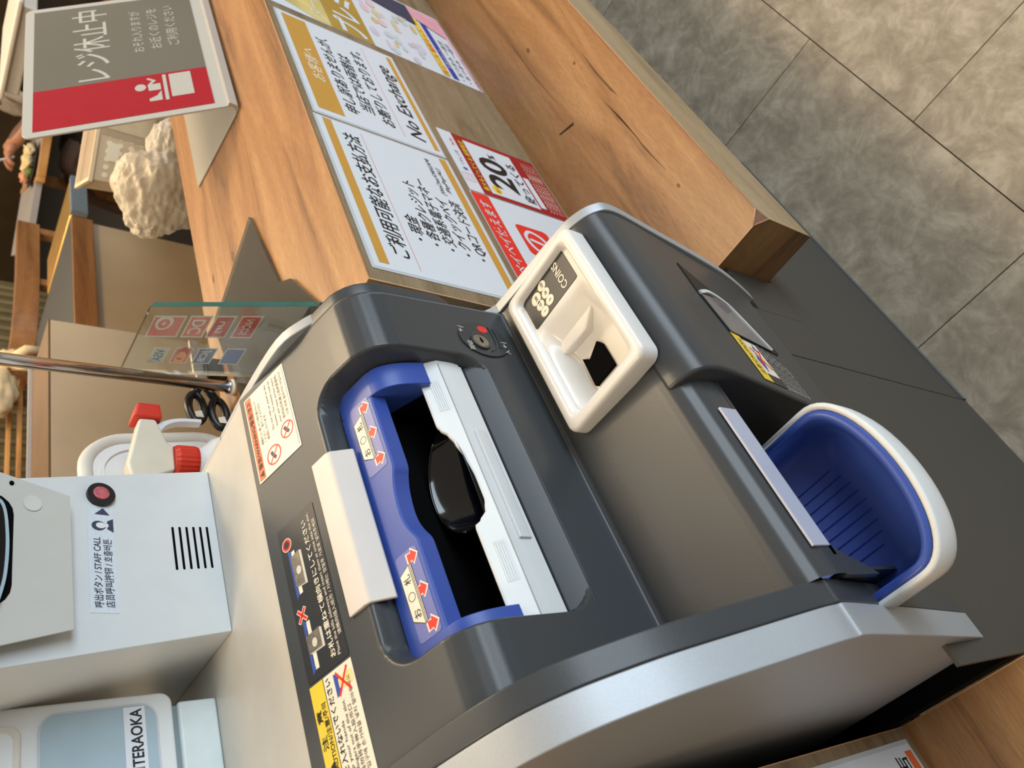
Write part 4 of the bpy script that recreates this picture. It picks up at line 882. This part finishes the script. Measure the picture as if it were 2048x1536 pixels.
# ------------------------------------------------------------------ spray bottle and tub behind the kiosk
SP = thing('spray_bottle', 'white trigger spray bottle with red nozzle and red collar', 'spray bottle', (0.615, 0.735, ZT))
sx_, sy_ = 0.612, 0.735
def lathe(name, cx, cy, prof, m_, parent, n=28, sx=1.0, sy=1.0, ribs=0, rib=0.0):
    bm = bmesh.new(); R = []
    for r, z in prof:
        R.append([bm.verts.new((cx + sx * (r + (rib if (ribs and k % 2) else 0)) * math.cos(2 * math.pi * k / n), cy + sy * (r + (rib if (ribs and k % 2) else 0)) * math.sin(2 * math.pi * k / n), z)) for k in range(n)])
    for a, b in zip(R, R[1:]):
        for k in range(n): bm.faces.new((a[k], a[(k + 1) % n], b[(k + 1) % n], b[k]))
    bm.faces.new(R[0][::-1]); bm.faces.new(R[-1])
    return finish(bm, name, m_, parent, smooth=not ribs)
lathe('bottle', sx_, sy_, [(0.036, ZT + 0.0005), (0.038, ZT + 0.006), (0.038, ZT + 0.050), (0.030, ZT + 0.068), (0.019, ZT + 0.080), (0.017, ZT + 0.088)], pearl, SP)
redp = mat('red_plastic', (206, 52, 32), 0.35, var=0.04)
lathe('collar', sx_, sy_, [(0.0195, ZT + 0.084), (0.0205, ZT + 0.088), (0.0205, ZT + 0.106), (0.0185, ZT + 0.110)], redp, SP, n=48, ribs=1, rib=-0.0006)
headm = mat('milky_spray_head', (216, 208, 188), 0.3, var=0.03, sss=0.2)
HF = Fr((sx_, sy_, ZT + 0.110), Vector((0.90, -0.10, 0.0)), (0, 0, 1))
slab('spray_head', HF, [(-0.016, 0.0), (0.016, 0.0), (0.020, 0.006), (0.052, 0.018), (0.052, 0.036), (-0.010, 0.050), (-0.030, 0.046), (-0.030, 0.034)], -0.010, 0.010, headm, SP, bevel=0.003, seg=3)
slab('nozzle', HF, [(0.052, 0.011), (0.072, 0.013), (0.072, 0.038), (0.052, 0.043)], -0.013, 0.013, redp, SP, bevel=0.0025)
tube('nozzle_hole', (HF.P(0.0722, 0.026), HF.P(0.0735, 0.026)), 0.0042, mat('dark_red_plastic', (150, 30, 20), 0.4), SP)
slab('trigger', HF, spline([(0.030, 0.016), (0.046, 0.006), (0.054, -0.010), (0.056, -0.036)], 4) + spline([(0.061, -0.036), (0.059, -0.008), (0.052, 0.010), (0.044, 0.018)], 4), -0.006, 0.006, white, SP, bevel=0.001)
LID = thing('white_container', 'milky white plastic container lid standing upright behind the spray bottle', 'container', (0.63, 0.80, ZT))
LFr = Fr((0.568, 0.785, ZT + 0.0005), (1, 0.12, 0), (-0.10, 0.05, 1.0))
slab('lid_panel', LFr, rrect(0.0, 0.0, 0.160, 0.190, 0.050, 8), -0.004, 0.0, pearl, LID, bevel=0.001)
tube('lid_rim', [LFr.P(x_, y_, -0.002) for x_, y_ in rrect(0.006, 0.006, 0.154, 0.184, 0.047, 10)], 0.0085, white2, LID, closed=True, n=10)
stroke('lid_ridge', LFr, rrect(0.024, 0.024, 0.134, 0.166, 0.036, 10), 0.003, 0.0, 0.003, pearl, LID, closed=True)
bs_ = thing('service_shelf', 'dark work shelf behind the counter under the perforated basket', 'shelf', (2.2, 1.2, 0.0))
slab('shelf_board', Fr((0, 0, 0), (1, 0, 0), (0, 1, 0)), [(1.965, 1.235), (2.10, 1.02), (2.36, 0.92), (3.1, 0.92), (3.1, 1.45), (2.15, 1.45)], 0.735, 0.755, brown, bs_)
box('shelf_support', (2.18, 1.20, 0.0), (2.20, 1.44, 0.735), brown, bs_); box('shelf_support', (3.06, 1.02, 0.0), (3.08, 1.44, 0.735), brown, bs_)
# black handled scissors lying by the pole
SCI = thing('scissors', 'black handled scissors lying on the counter beside the pole', 'scissors', (0.77, 0.80, ZT))
blk_h = mat('black_handle', (26, 25, 24), 0.3)
for cx, cz in ((0.764, 0.951), (0.757, 0.921)):
    tube('handle', [(cx + 0.025 * math.cos(2 * math.pi * k / 20), 0.800, cz + 0.010 * math.sin(2 * math.pi * k / 20)) for k in range(20)], 0.0056, blk_h, SCI, closed=True, n=8)
    slab('handle_inlay', Fr((cx, 0.794, cz), (1, 0, 0), (0, 0, 1)), [(-0.022, -0.006), (-0.010, -0.004), (-0.013, 0.005), (-0.022, 0.004)], 0.0, 0.0008, cream, SCI)
tube('shank', ((0.788, 0.80, 0.951), (0.815, 0.80, 0.938)), 0.006, blk_h, SCI, n=8); tube('shank', ((0.780, 0.80, 0.921), (0.815, 0.80, 0.938)), 0.006, blk_h, SCI, n=8)
prism('blade', [(0.797, 0.930), (0.803, 0.930), (0.803, 0.944), (0.797, 0.944)], 0.812, 0.90, steel, SCI)
box('holder', (0.82, 0.790, ZT + 0.0005), (0.86, 0.810, 0.929), blk_h, SCI)
# ------------------------------------------------------------------ beyond the counter
# perforated basket with a notice card and a plastic bag, on the service shelf
rt = Vector((0.658, -0.753, 0)); fw = Vector((0.753, 0.658, 0))
BK = thing('perforated_basket', 'cream perforated plastic basket on the shelf behind the counter', 'basket', (2.05, 1.25, 0.755))
bo = Vector((1.945, 1.245, 0)); zb0, zb1 = 0.7560, 0.9500
def bq(a, b, z): p = bo + rt * a + fw * b; return Vector((p.x, p.y, z))
lo4 = [bq(0.020, 0.012, zb0), bq(0.245, 0.012, zb0), bq(0.245, 0.19, zb0), bq(0.020, 0.19, zb0)]; hi4 = [bq(0, 0, zb1), bq(0.265, 0, zb1), bq(0.265, 0.20, zb1), bq(0, 0.20, zb1)]
for i, nm in enumerate(('front_side', 'right_side', 'back_side', 'left_side')):
    P0, P1, P2, P3 = lo4[i], lo4[(i + 1) % 4], hi4[(i + 1) % 4], hi4[i]
    n_ = (P1 - P0).cross(P3 - P0).normalized(); sd_ = quad_slab(nm, [P0, P1, P2, P3], n_, -0.003, 0.0, basketm, BK)
    if i == 0:
        for u in range(12):
            for v_ in range(6):
                ctr = P0.lerp(P1, (u + 0.8) / 12.6).lerp(P3.lerp(P2, (u + 0.8) / 12.6), 0.16 + 0.135 * v_); fr_ = Fr(ctr, (P1 - P0), (P3 - P0))
                disc('lit_hole_disc', fr_, 0, 0, 0.0068, 0.0072, 0.0002, 0.0006, litholem, sd_, n=12)  # light through each hole painted as a paler disc on the solid side
        ctr = P0.lerp(P1, 0.30).lerp(P3.lerp(P2, 0.30), 0.78); slab('lit_finger_slot', Fr(ctr, (P1 - P0), (P3 - P0)), rrect(-0.024, -0.016, 0.024, 0.014, 0.012), 0.0007, 0.0011, litholem, sd_)
box_b = slab('bottom', Fr((bo.x, bo.y, 0), rt, fw), rect(0.020, 0.012, 0.245, 0.19), 0.7555, 0.7590, basketm, BK)
stroke('rim', Fr((bo.x, bo.y, zb1), rt, fw), rect(0, 0, 0.265, 0.20), 0.010, -0.006, 0.003, basketm, BK, closed=True)
cfr = Fr((1.842, 1.052, 0.8480), rt, (0.03, 0.03, 1.0))
CD = slab('notice_card', cfr, rrect(0.0, -0.092, 0.17, 0.122, 0.004), -0.002, 0.0, mat('kraft_card', (170, 150, 122), 0.6, var=0.05), None); tag(CD, 'tan printed card leaning against the perforated basket', 'card')
slab('card_window', cfr, rrect(0.018, 0.012, 0.185, 0.112, 0.006), 0.0002, 0.0008, mat('pale_card', (196, 176, 144), 0.6), CD)
for i in range(4): text(cfr, ('ご案内', '営業時間', '本日の', 'お席')[i], 0.04 + 0.010 * i, 0.085 - 0.020 * i, 0.014, skirtm, CD, 0.0012, width=0.06 + 0.02 * (i % 2))
PB = thing('plastic_bag', 'crumpled translucent white plastic bag slumped over the counter edge', 'bag', (1.52, 0.96, 0.80))
bgm = mat('bag_film', (240, 230, 212), 0.32, var=0.03, scale=16, bump=0.2, sss=0.35)
bgm.node_tree.nodes['Principled BSDF'].inputs['Alpha'].default_value = 0.58
BR_ = -0.8527
blob('bag_body', (1.523, 0.962, 0.892), 0.088, bgm, PB, amp=0.12, fr=4, sub=6, crease=0.07, sc=(1.0, 0.6, 0.95), seed=2, rot=BR_)
blob('bag_corner', (1.500, 1.000, 0.905), 0.062, bgm, PB, amp=0.12, fr=4, sub=6, crease=0.07, sc=(0.9, 0.6, 0.8), seed=9, rot=BR_)
blob('bag_handle', (1.590, 0.905, 0.872), 0.060, bgm, PB, amp=0.12, fr=4, sub=6, crease=0.07, sc=(1.2, 0.6, 0.9), seed=12, rot=BR_)
blob('bag_top', (1.535, 0.955, 0.950), 0.042, bgm, PB, amp=0.12, fr=4, sub=6, crease=0.07, sc=(1.2, 0.7, 0.8), seed=5, rot=BR_)
# beige partitions
PA = thing('low_partition', 'beige low partition with brown top behind the chrome pole', 'partition', (1.0, 1.6, 0))
box('panel', (0.15, 1.500, 0.0), (1.680, 1.695, 0.990), beige, PA, bevel=0.002)
box('top', (0.15, 1.500, 0.9902), (1.680, 1.690, 0.9945), brown, PA)
box('back_lip', (0.15, 1.690, 0.9945), (1.70, 1.700, 1.003), greytop, PA)
PBt = thing('wood_banded_counter', 'beige counter with wooden edge band and slate top beyond the beige partition', 'counter', (2.3, 2.2, 0))
box('panel', (2.16, 2.012, 0.0), (2.840, 2.60, 0.748), beige, PBt)
box('edge_band', (2.16, 2.000, 0.748), (2.847, 2.012, 0.822), midwood, PBt, bevel=0.002)
box('top', (2.16, 2.0125, 0.7485), (2.847, 2.640, 0.822), slate, PBt)
box('metal_end_cap', (2.8475, 1.975, 0.770), (3.080, 2.000, 0.826), mat('grey_metal_trim', (126, 138, 146), 0.4, metal=0.3), PBt)
prism('brass_end_trim', [(2.000, 0.775), (2.42, 0.775), (2.42, 0.826), (2.000, 0.826)], 2.8475, 3.080, brass_lit_gold, PBt, bevel=0.012, seg=3)
# bentwood rail seat behind
BR = thing('bentwood_bench', 'curved bentwood bench back of brown wood behind the slate counter', 'bench', (3.1, 2.8, 0))
path = spline([(3.62, 2.665), (3.45, 2.66), (3.2, 2.655), (2.95, 2.69), (2.84, 2.80), (2.86, 2.95), (3.0, 3.15), (3.25, 3.3)], 6)
def ribbon(name, path_, z0_, z1_, th_, m_, parent):
    bm = bmesh.new(); R = []
    for i, p in enumerate(path_):
        a = Vector(path_[max(0, i - 1)]); b = Vector(path_[min(len(path_) - 1, i + 1)]); d = (b - a).normalized(); q = Vector((-d.y, d.x)) * th_ / 2; c_ = Vector(p)
        R.append([bm.verts.new((*(c_ - q), z0_)), bm.verts.new((*(c_ + q), z0_)), bm.verts.new((*(c_ + q), z1_)), bm.verts.new((*(c_ - q), z1_))])
    for a, b in zip(R, R[1:]):
        for k in range(4): bm.faces.new((a[k], a[(k + 1) % 4], b[(k + 1) % 4], b[k]))
    bm.faces.new(R[0][::-1]); bm.faces.new(R[-1])
    return finish(bm, name, m_, parent)
ribbon('back_rail', path, 0.815, 0.905, 0.05, midwood, BR)
ribbon('seat', [(p[0] + 0.06, p[1] + 0.14) for p in path[:-18]], 0.42, 0.46, 0.18, midwood, BR)
for px, py in ((3.58, 2.665), (3.2, 2.66), (2.87, 2.84), (3.1, 3.2)): box('leg', (px - 0.02, py - 0.02, 0.0), (px + 0.02, py + 0.02, 0.815), midwood, BR)
OB = thing('upholstered_banquette', 'olive ribbed banquette back curving behind the bentwood bench', 'banquette', (3.3, 3.5, 0))
path2 = spline([(4.05, 3.44), (3.8, 3.42), (3.5, 3.42), (3.15, 3.50), (2.95, 3.70), (2.9, 4.0)], 8)
ribbon('back', path2, 0.0, 1.20, 0.10, olive, OB)
for i in range(2, len(path2) - 2, 2):
    p = Vector(path2[i]); tube('rib', ((p.x - 0.02, p.y - 0.055, 0.02), (p.x - 0.02, p.y - 0.055, 1.19)), 0.016, olive, OB, n=8)
# slatted bench beside the beige partition
SB = thing('slatted_bench', 'slatted wooden bench back rising behind the beige partition', 'bench', (1.6, 2.2, 0))
for k in range(5):
    zz = 0.905 + 0.030 * k
    prism('slat', [(2.20, zz), (2.222, zz), (2.222, zz + 0.013), (2.20, zz + 0.013)], 0.6, 2.14 + 0.01 * (k % 2), honey, SB, bevel=0.002)
for px in (0.7, 1.4, 2.1): box('post', (px - 0.02, 2.2225, 0.0), (px + 0.02, 2.26, 1.05), brown, SB)
box('seat', (0.6, 1.85, 0.40), (2.15, 2.19, 0.44), brown, SB); box('seat_leg', (0.65, 1.88, 0.0), (0.70, 1.93, 0.40), brown, SB); box('seat_leg', (2.05, 1.88, 0.0), (2.10, 1.93, 0.40), brown, SB)
CB = thing('cloth_bag', 'knotted cream cloth bag hanging on the slatted bench', 'bag', (1.97, 2.10, 0.90))
clothm = mat('cream_cloth', (232, 204, 158), 0.8, var=0.05, scale=20)
blob('bag_body', (2.03, 2.145, 1.030), 0.11, clothm, CB, amp=0.22, fr=5, sub=4, sc=(1.0, 0.40, 0.65), seed=4)
blob('bag_knot', (2.150, 2.125, 0.985), 0.045, clothm, CB, amp=0.4, fr=9, sub=4, sc=(0.9, 0.5, 1.0), seed=6)
tube('bag_tail', ((2.15, 2.11, 0.980), (2.185, 2.10, 0.945), (2.190, 2.10, 0.905)), [0.016, 0.017, 0.015], clothm, CB, n=10)
tube('bag_strap', ((2.13, 2.11, 1.0), (2.10, 2.10, 0.965), (2.095, 2.10, 0.93)), [0.012, 0.010, 0.008], clothm, CB, n=8)

# dining table, food and a seated guest
TD = thing('dining_table', 'pale grey dining table with honey wood edge in front of the seated person', 'table', (4.6, 3.1, 0))
c0 = Vector((4.10, 2.66, 0))
def tpt(a, b, z): p = c0 + rt * a + fw * b; return Vector((p.x, p.y, z))
def tslab(name, a0_, b0_, a1_, b1_, z0_, z1_, m_, parent, bevel=0.0):
    fr_ = Fr((c0.x, c0.y, 0), rt, fw); return slab(name, fr_, rect(a0_, b0_, a1_, b1_), z0_, z1_, m_, parent, bevel=bevel)
tslab('top', -0.42, 0.03, 0.62, 0.70, 0.790, 0.820, greytop, TD)
tslab('front_edge', -0.02, 0.0, 0.64, 0.03, 0.782, 0.824, honey, TD, 0.004)
tslab('side_edge', -0.05, 0.0, -0.02, 0.72, 0.782, 0.824, honey, TD, 0.004)
tslab('leg', 0.55, 0.60, 0.61, 0.66, 0.0, 0.790, honey, TD); tslab('leg', 0.02, 0.60, 0.08, 0.66, 0.0, 0.790, honey, TD); tslab('leg', 0.55, 0.06, 0.61, 0.12, 0.0, 0.790, honey, TD)
PLT = thing('food_plate', 'dark plate of pale food on the grey dining table', 'plate', tpt(0.06, 0.16, 0.820))
pc = tpt(0.05, 0.17, 0.0)
lathe('plate', pc.x, pc.y, [(0.06, 0.8203), (0.10, 0.827), (0.125, 0.837), (0.12, 0.839), (0.09, 0.831), (0.02, 0.829)], blk_h, PLT)
for k, (da, db, r_, mm) in enumerate(((0.03, 0.02, 0.045, foodm), (0.07, -0.02, 0.035, foodm), (-0.02, 0.03, 0.040, foodm), (-0.07, 0.0, 0.035, mat('salmon_food', (216, 150, 112), 0.6)), (-0.05, -0.045, 0.026, mat('green_food', (120, 130, 70), 0.7)), (0.01, -0.05, 0.030, foodm))):
    q = tpt(0.05 + da, 0.17 + db, 0.850 + 0.01 * (k % 2)); blob('food_piece', q, r_, mm, PLT, amp=0.5, fr=9, sub=3, sc=(1, 1, 0.7), seed=k)
# stool by the table
ST = thing('wooden_chair', 'honey wooden chair standing near the legs of the seated person', 'chair', (3.85, 2.62, 0))
cx0, cy0 = 3.80, 2.40
for k, (dx, dy, hgt) in enumerate(((0.0, 0.0, 0.62), (0.38, -0.30, 0.62), (0.26, 0.33, 0.43), (0.64, 0.03, 0.43))):
    p0 = Vector((cx0, cy0, 0)) + rt * (0.0 if k in (0, 2) else 0.42) + fw * (0.0 if k < 2 else 0.40)
    tube('leg', ((p0.x, p0.y, 0.0), (p0.x, p0.y, hgt - 0.02), (p0.x, p0.y, hgt)), [0.020, 0.022, 0.012], honey, ST, n=12)
fr_ = Fr((cx0, cy0, 0), rt, fw); slab('seat', fr_, rrect(-0.02, -0.02, 0.44, 0.42, 0.04), 0.400, 0.430, honey, ST)
slab('back_slat', fr_, rect(0.02, -0.010, 0.40, 0.010), 0.545, 0.590, honey, ST)
slab('stretcher', fr_, rect(0.02, -0.010, 0.40, 0.010), 0.200, 0.225, honey, ST)
# seated person, facing away to the left of the sign
PS = thing('person', 'person in grey blouse and dark skirt seated at the dining table holding a phone', 'person', (4.75, 2.72, 0.0))
def skinned(name, verts, edges, radii, m_, parent, root=0, sub=2):
    me = bpy.data.meshes.new(name); me.from_pydata(verts, edges, []); o = link(name, me, m_, parent)
    o.modifiers.new('skin', 'SKIN')
    for i, r_ in enumerate(radii): me.skin_vertices[0].data[i].radius = r_ if isinstance(r_, tuple) else (r_, r_)
    me.skin_vertices[0].data[root].use_root = True
    sb = o.modifiers.new('sub', 'SUBSURF'); sb.levels = sub; sb.render_levels = sub
    for p in me.polygons: p.use_smooth = True
    return o
H0 = Vector((4.86, 2.66, 0.52)); lf = -rt
def bp3(a, b, z): p = Vector((H0.x, H0.y, 0)) + lf * a + fw * b; return (p.x, p.y, z)
V_ = [bp3(0, 0, 0.54), bp3(-0.02, 0, 0.68), bp3(0.0, 0, 0.86), bp3(0.02, 0, 1.00), bp3(0.03, 0, 1.09), bp3(0.05, 0, 1.15), bp3(0.07, 0, 1.25),
      bp3(0.02, -0.17, 0.985), bp3(0.08, -0.23, 0.80), bp3(0.26, -0.16, 0.905), bp3(0.33, -0.13, 0.925),
      bp3(0.02, 0.17, 0.985), bp3(0.08, 0.22, 0.80), bp3(0.27, 0.05, 0.90), bp3(0.34, 0.0, 0.92),
      bp3(0.02, -0.09, 0.53), bp3(0.38, -0.12, 0.655), bp3(0.42, -0.02, 0.27), bp3(0.42, 0.0, 0.06), bp3(0.53, 0.0, 0.035),
      bp3(0.02, 0.09, 0.53), bp3(0.45, 0.06, 0.60), bp3(0.50, 0.10, 0.28), bp3(0.46, 0.12, 0.07), bp3(0.57, 0.12, 0.035)]
E_ = [(0, 1), (1, 2), (2, 3), (3, 4), (4, 5), (5, 6), (3, 7), (7, 8), (8, 9), (9, 10), (3, 11), (11, 12), (12, 13), (13, 14), (0, 15), (15, 16), (16, 17), (17, 18), (18, 19), (0, 20), (20, 21), (21, 22), (22, 23), (23, 24)]
Rd = [0.13, 0.12, 0.125, 0.11, 0.055, 0.05, 0.07, 0.05, 0.042, 0.030, 0.028, 0.05, 0.042, 0.030, 0.028, 0.085, 0.062, 0.050, 0.034, 0.03, 0.085, 0.062, 0.050, 0.034, 0.03]
body = skinned('body', V_, E_, Rd, legskin, PS)
def fingers(w, d, up_, side, tag_):
    for k in range(4):
        o_ = Vector(side) * (0.016 * (k - 1.5)); L_ = (0.062, 0.070, 0.066, 0.052)[k]
        b0_ = Vector(w) + o_; pts_ = [b0_, b0_ + Vector(d) * L_ * 0.5 + Vector(up_) * 0.008, b0_ + Vector(d) * L_ * 0.85 - Vector(up_) * 0.008, b0_ + Vector(d) * L_ - Vector(up_) * 0.028]
        tube('finger', pts_, [0.0095, 0.009, 0.008, 0.0065], skin, PS, n=8)
    t0 = Vector(w) - Vector(d) * 0.02 + Vector(side) * 0.03; tube('thumb', [t0, t0 + Vector(side) * 0.02 + Vector(d) * 0.02, t0 + Vector(d) * 0.05 + Vector(side) * 0.012], [0.011, 0.010, 0.008], skin, PS, n=8)
for w_ in (bp3(0.34, -0.13, 0.925), bp3(0.35, 0.0, 0.92)):
    blob('palm', w_, 0.042, skin, PS, sub=3, sc=(1.0, 0.9, 0.6)); fingers(Vector(w_) + lf * 0.03, lf, Vector((0, 0, 1)), fw, 0)
for s_ in (-1, 1): tube('forearm_skin', (bp3(0.08, 0.225 * s_, 0.80), bp3(0.20, 0.18 * s_ if s_ < 0 else 0.13, 0.86), bp3(0.33, -0.13 if s_ < 0 else 0.0, 0.923)), [0.046, 0.042, 0.031], skin, PS)
skinned('blouse', [bp3(0, 0, 0.60), bp3(-0.02, 0, 0.72), bp3(0.0, 0, 0.86), bp3(0.02, 0, 1.0), bp3(0.03, 0, 1.06), bp3(0.02, -0.17, 0.985), bp3(0.06, -0.22, 0.86), bp3(0.02, 0.17, 0.985), bp3(0.06, 0.21, 0.86)], [(0, 1), (1, 2), (2, 3), (3, 4), (3, 5), (5, 6), (3, 7), (7, 8)], [0.15, 0.14, 0.145, 0.13, 0.07, 0.07, 0.062, 0.07, 0.062], shirt, PS)
skinned('skirt', [bp3(-0.04, 0, 0.55), bp3(0.10, 0.0, 0.57), bp3(0.22, -0.03, 0.60), bp3(0.30, -0.04, 0.615)], [(0, 1), (1, 2), (2, 3)], [(0.17, 0.15), (0.17, 0.12), (0.165, 0.10), (0.15, 0.085)], skirtm, PS)
hd = Vector(bp3(0.09, 0, 1.29))
blob('head', hd, 0.105, skin, PS, sub=3, sc=(0.85, 0.85, 1.1))
blob('hair', hd - lf * 0.02 + Vector((0, 0, 0.03)), 0.115, hairm, PS, amp=0.08, fr=6, sub=4, sc=(0.88, 0.95, 1.02))
blob('nose', hd + lf * 0.092 + Vector((0, 0, -0.02)), 0.016, skin, PS, sub=2)
for s_ in (-1, 1): blob('eye', hd + lf * 0.082 + fw * 0.03 * s_ + Vector((0, 0, 0.005)), 0.010, ink, PS, sub=2); blob('ear', hd + fw * 0.088 * s_, 0.022, skin, PS, sub=2, sc=(0.8, 0.5, 1.2))
blob('mouth', hd + lf * 0.083 + Vector((0, 0, -0.055)), 0.014, mat('lips', (160, 88, 80), 0.5), PS, sub=2, sc=(0.6, 1.3, 0.5))
PHN = slab('mobile_phone', Fr(bp3(0.40, -0.09, 0.925), (fw.x, fw.y, 0), (lf.x * 0.5, lf.y * 0.5, 0.85)), rrect(-0.036, -0.03, 0.036, 0.115, 0.008), -0.004, 0.004, mat('white_phone', (214, 214, 212), 0.3), None); tag(PHN, 'white mobile phone held in the hands of the seated person', 'phone')
# storage at the far end of the counter, top of the sign
DB = thing('black_case', 'black case with shiny studs under the white tray', 'case', (2.5, 1.18, 0.755))
box('case_body', (2.37, 1.06, 0.7555), (2.64, 1.30, 1.100), blk_h, DB, bevel=0.006)
for k in range(3): blob('stud', (2.366, 1.10 + 0.08 * k, 1.06), 0.010, chrome, DB, sub=2)
SX = thing('white_tray', 'white plastic tray lying on the black case behind the sign', 'tray', (2.55, 1.18, 1.10))
box('tray_body', (2.36, 1.05, 1.1005), (2.75, 1.31, 1.135), white2, SX, bevel=0.006)
box('tray_rim', (2.345, 1.035, 1.135), (2.765, 1.325, 1.148), white2, SX, bevel=0.004)
for k in range(3):
    bt = slab('menu_card', Fr((2.47 + 0.055 * k, 0.93, 0.7555), (0.45, 0.89, 0), (0, 0, 1)), rrect(0, 0.0, 0.10, 0.30 - 0.03 * k, 0.003), -0.006, 0.006, (honey, ice, foodm)[k], None)
    tag(bt, ('brown menu card standing beside the black case', 'pale blue menu card standing beside the black case', 'cream menu card standing beside the black case')[k], 'menu card')
slab('mouth_corner', Fr((0, 0.2446, 0), (1, 0, 0), (0, 0, 1)), [(0.1440, 0.7645)] + spline([(0.1720, 0.7645), (0.1640, 0.7560), (0.1570, 0.7440), (0.1510, 0.7320), (0.1440, 0.7220)], 5), -0.004, 0.0, darkm, CM)
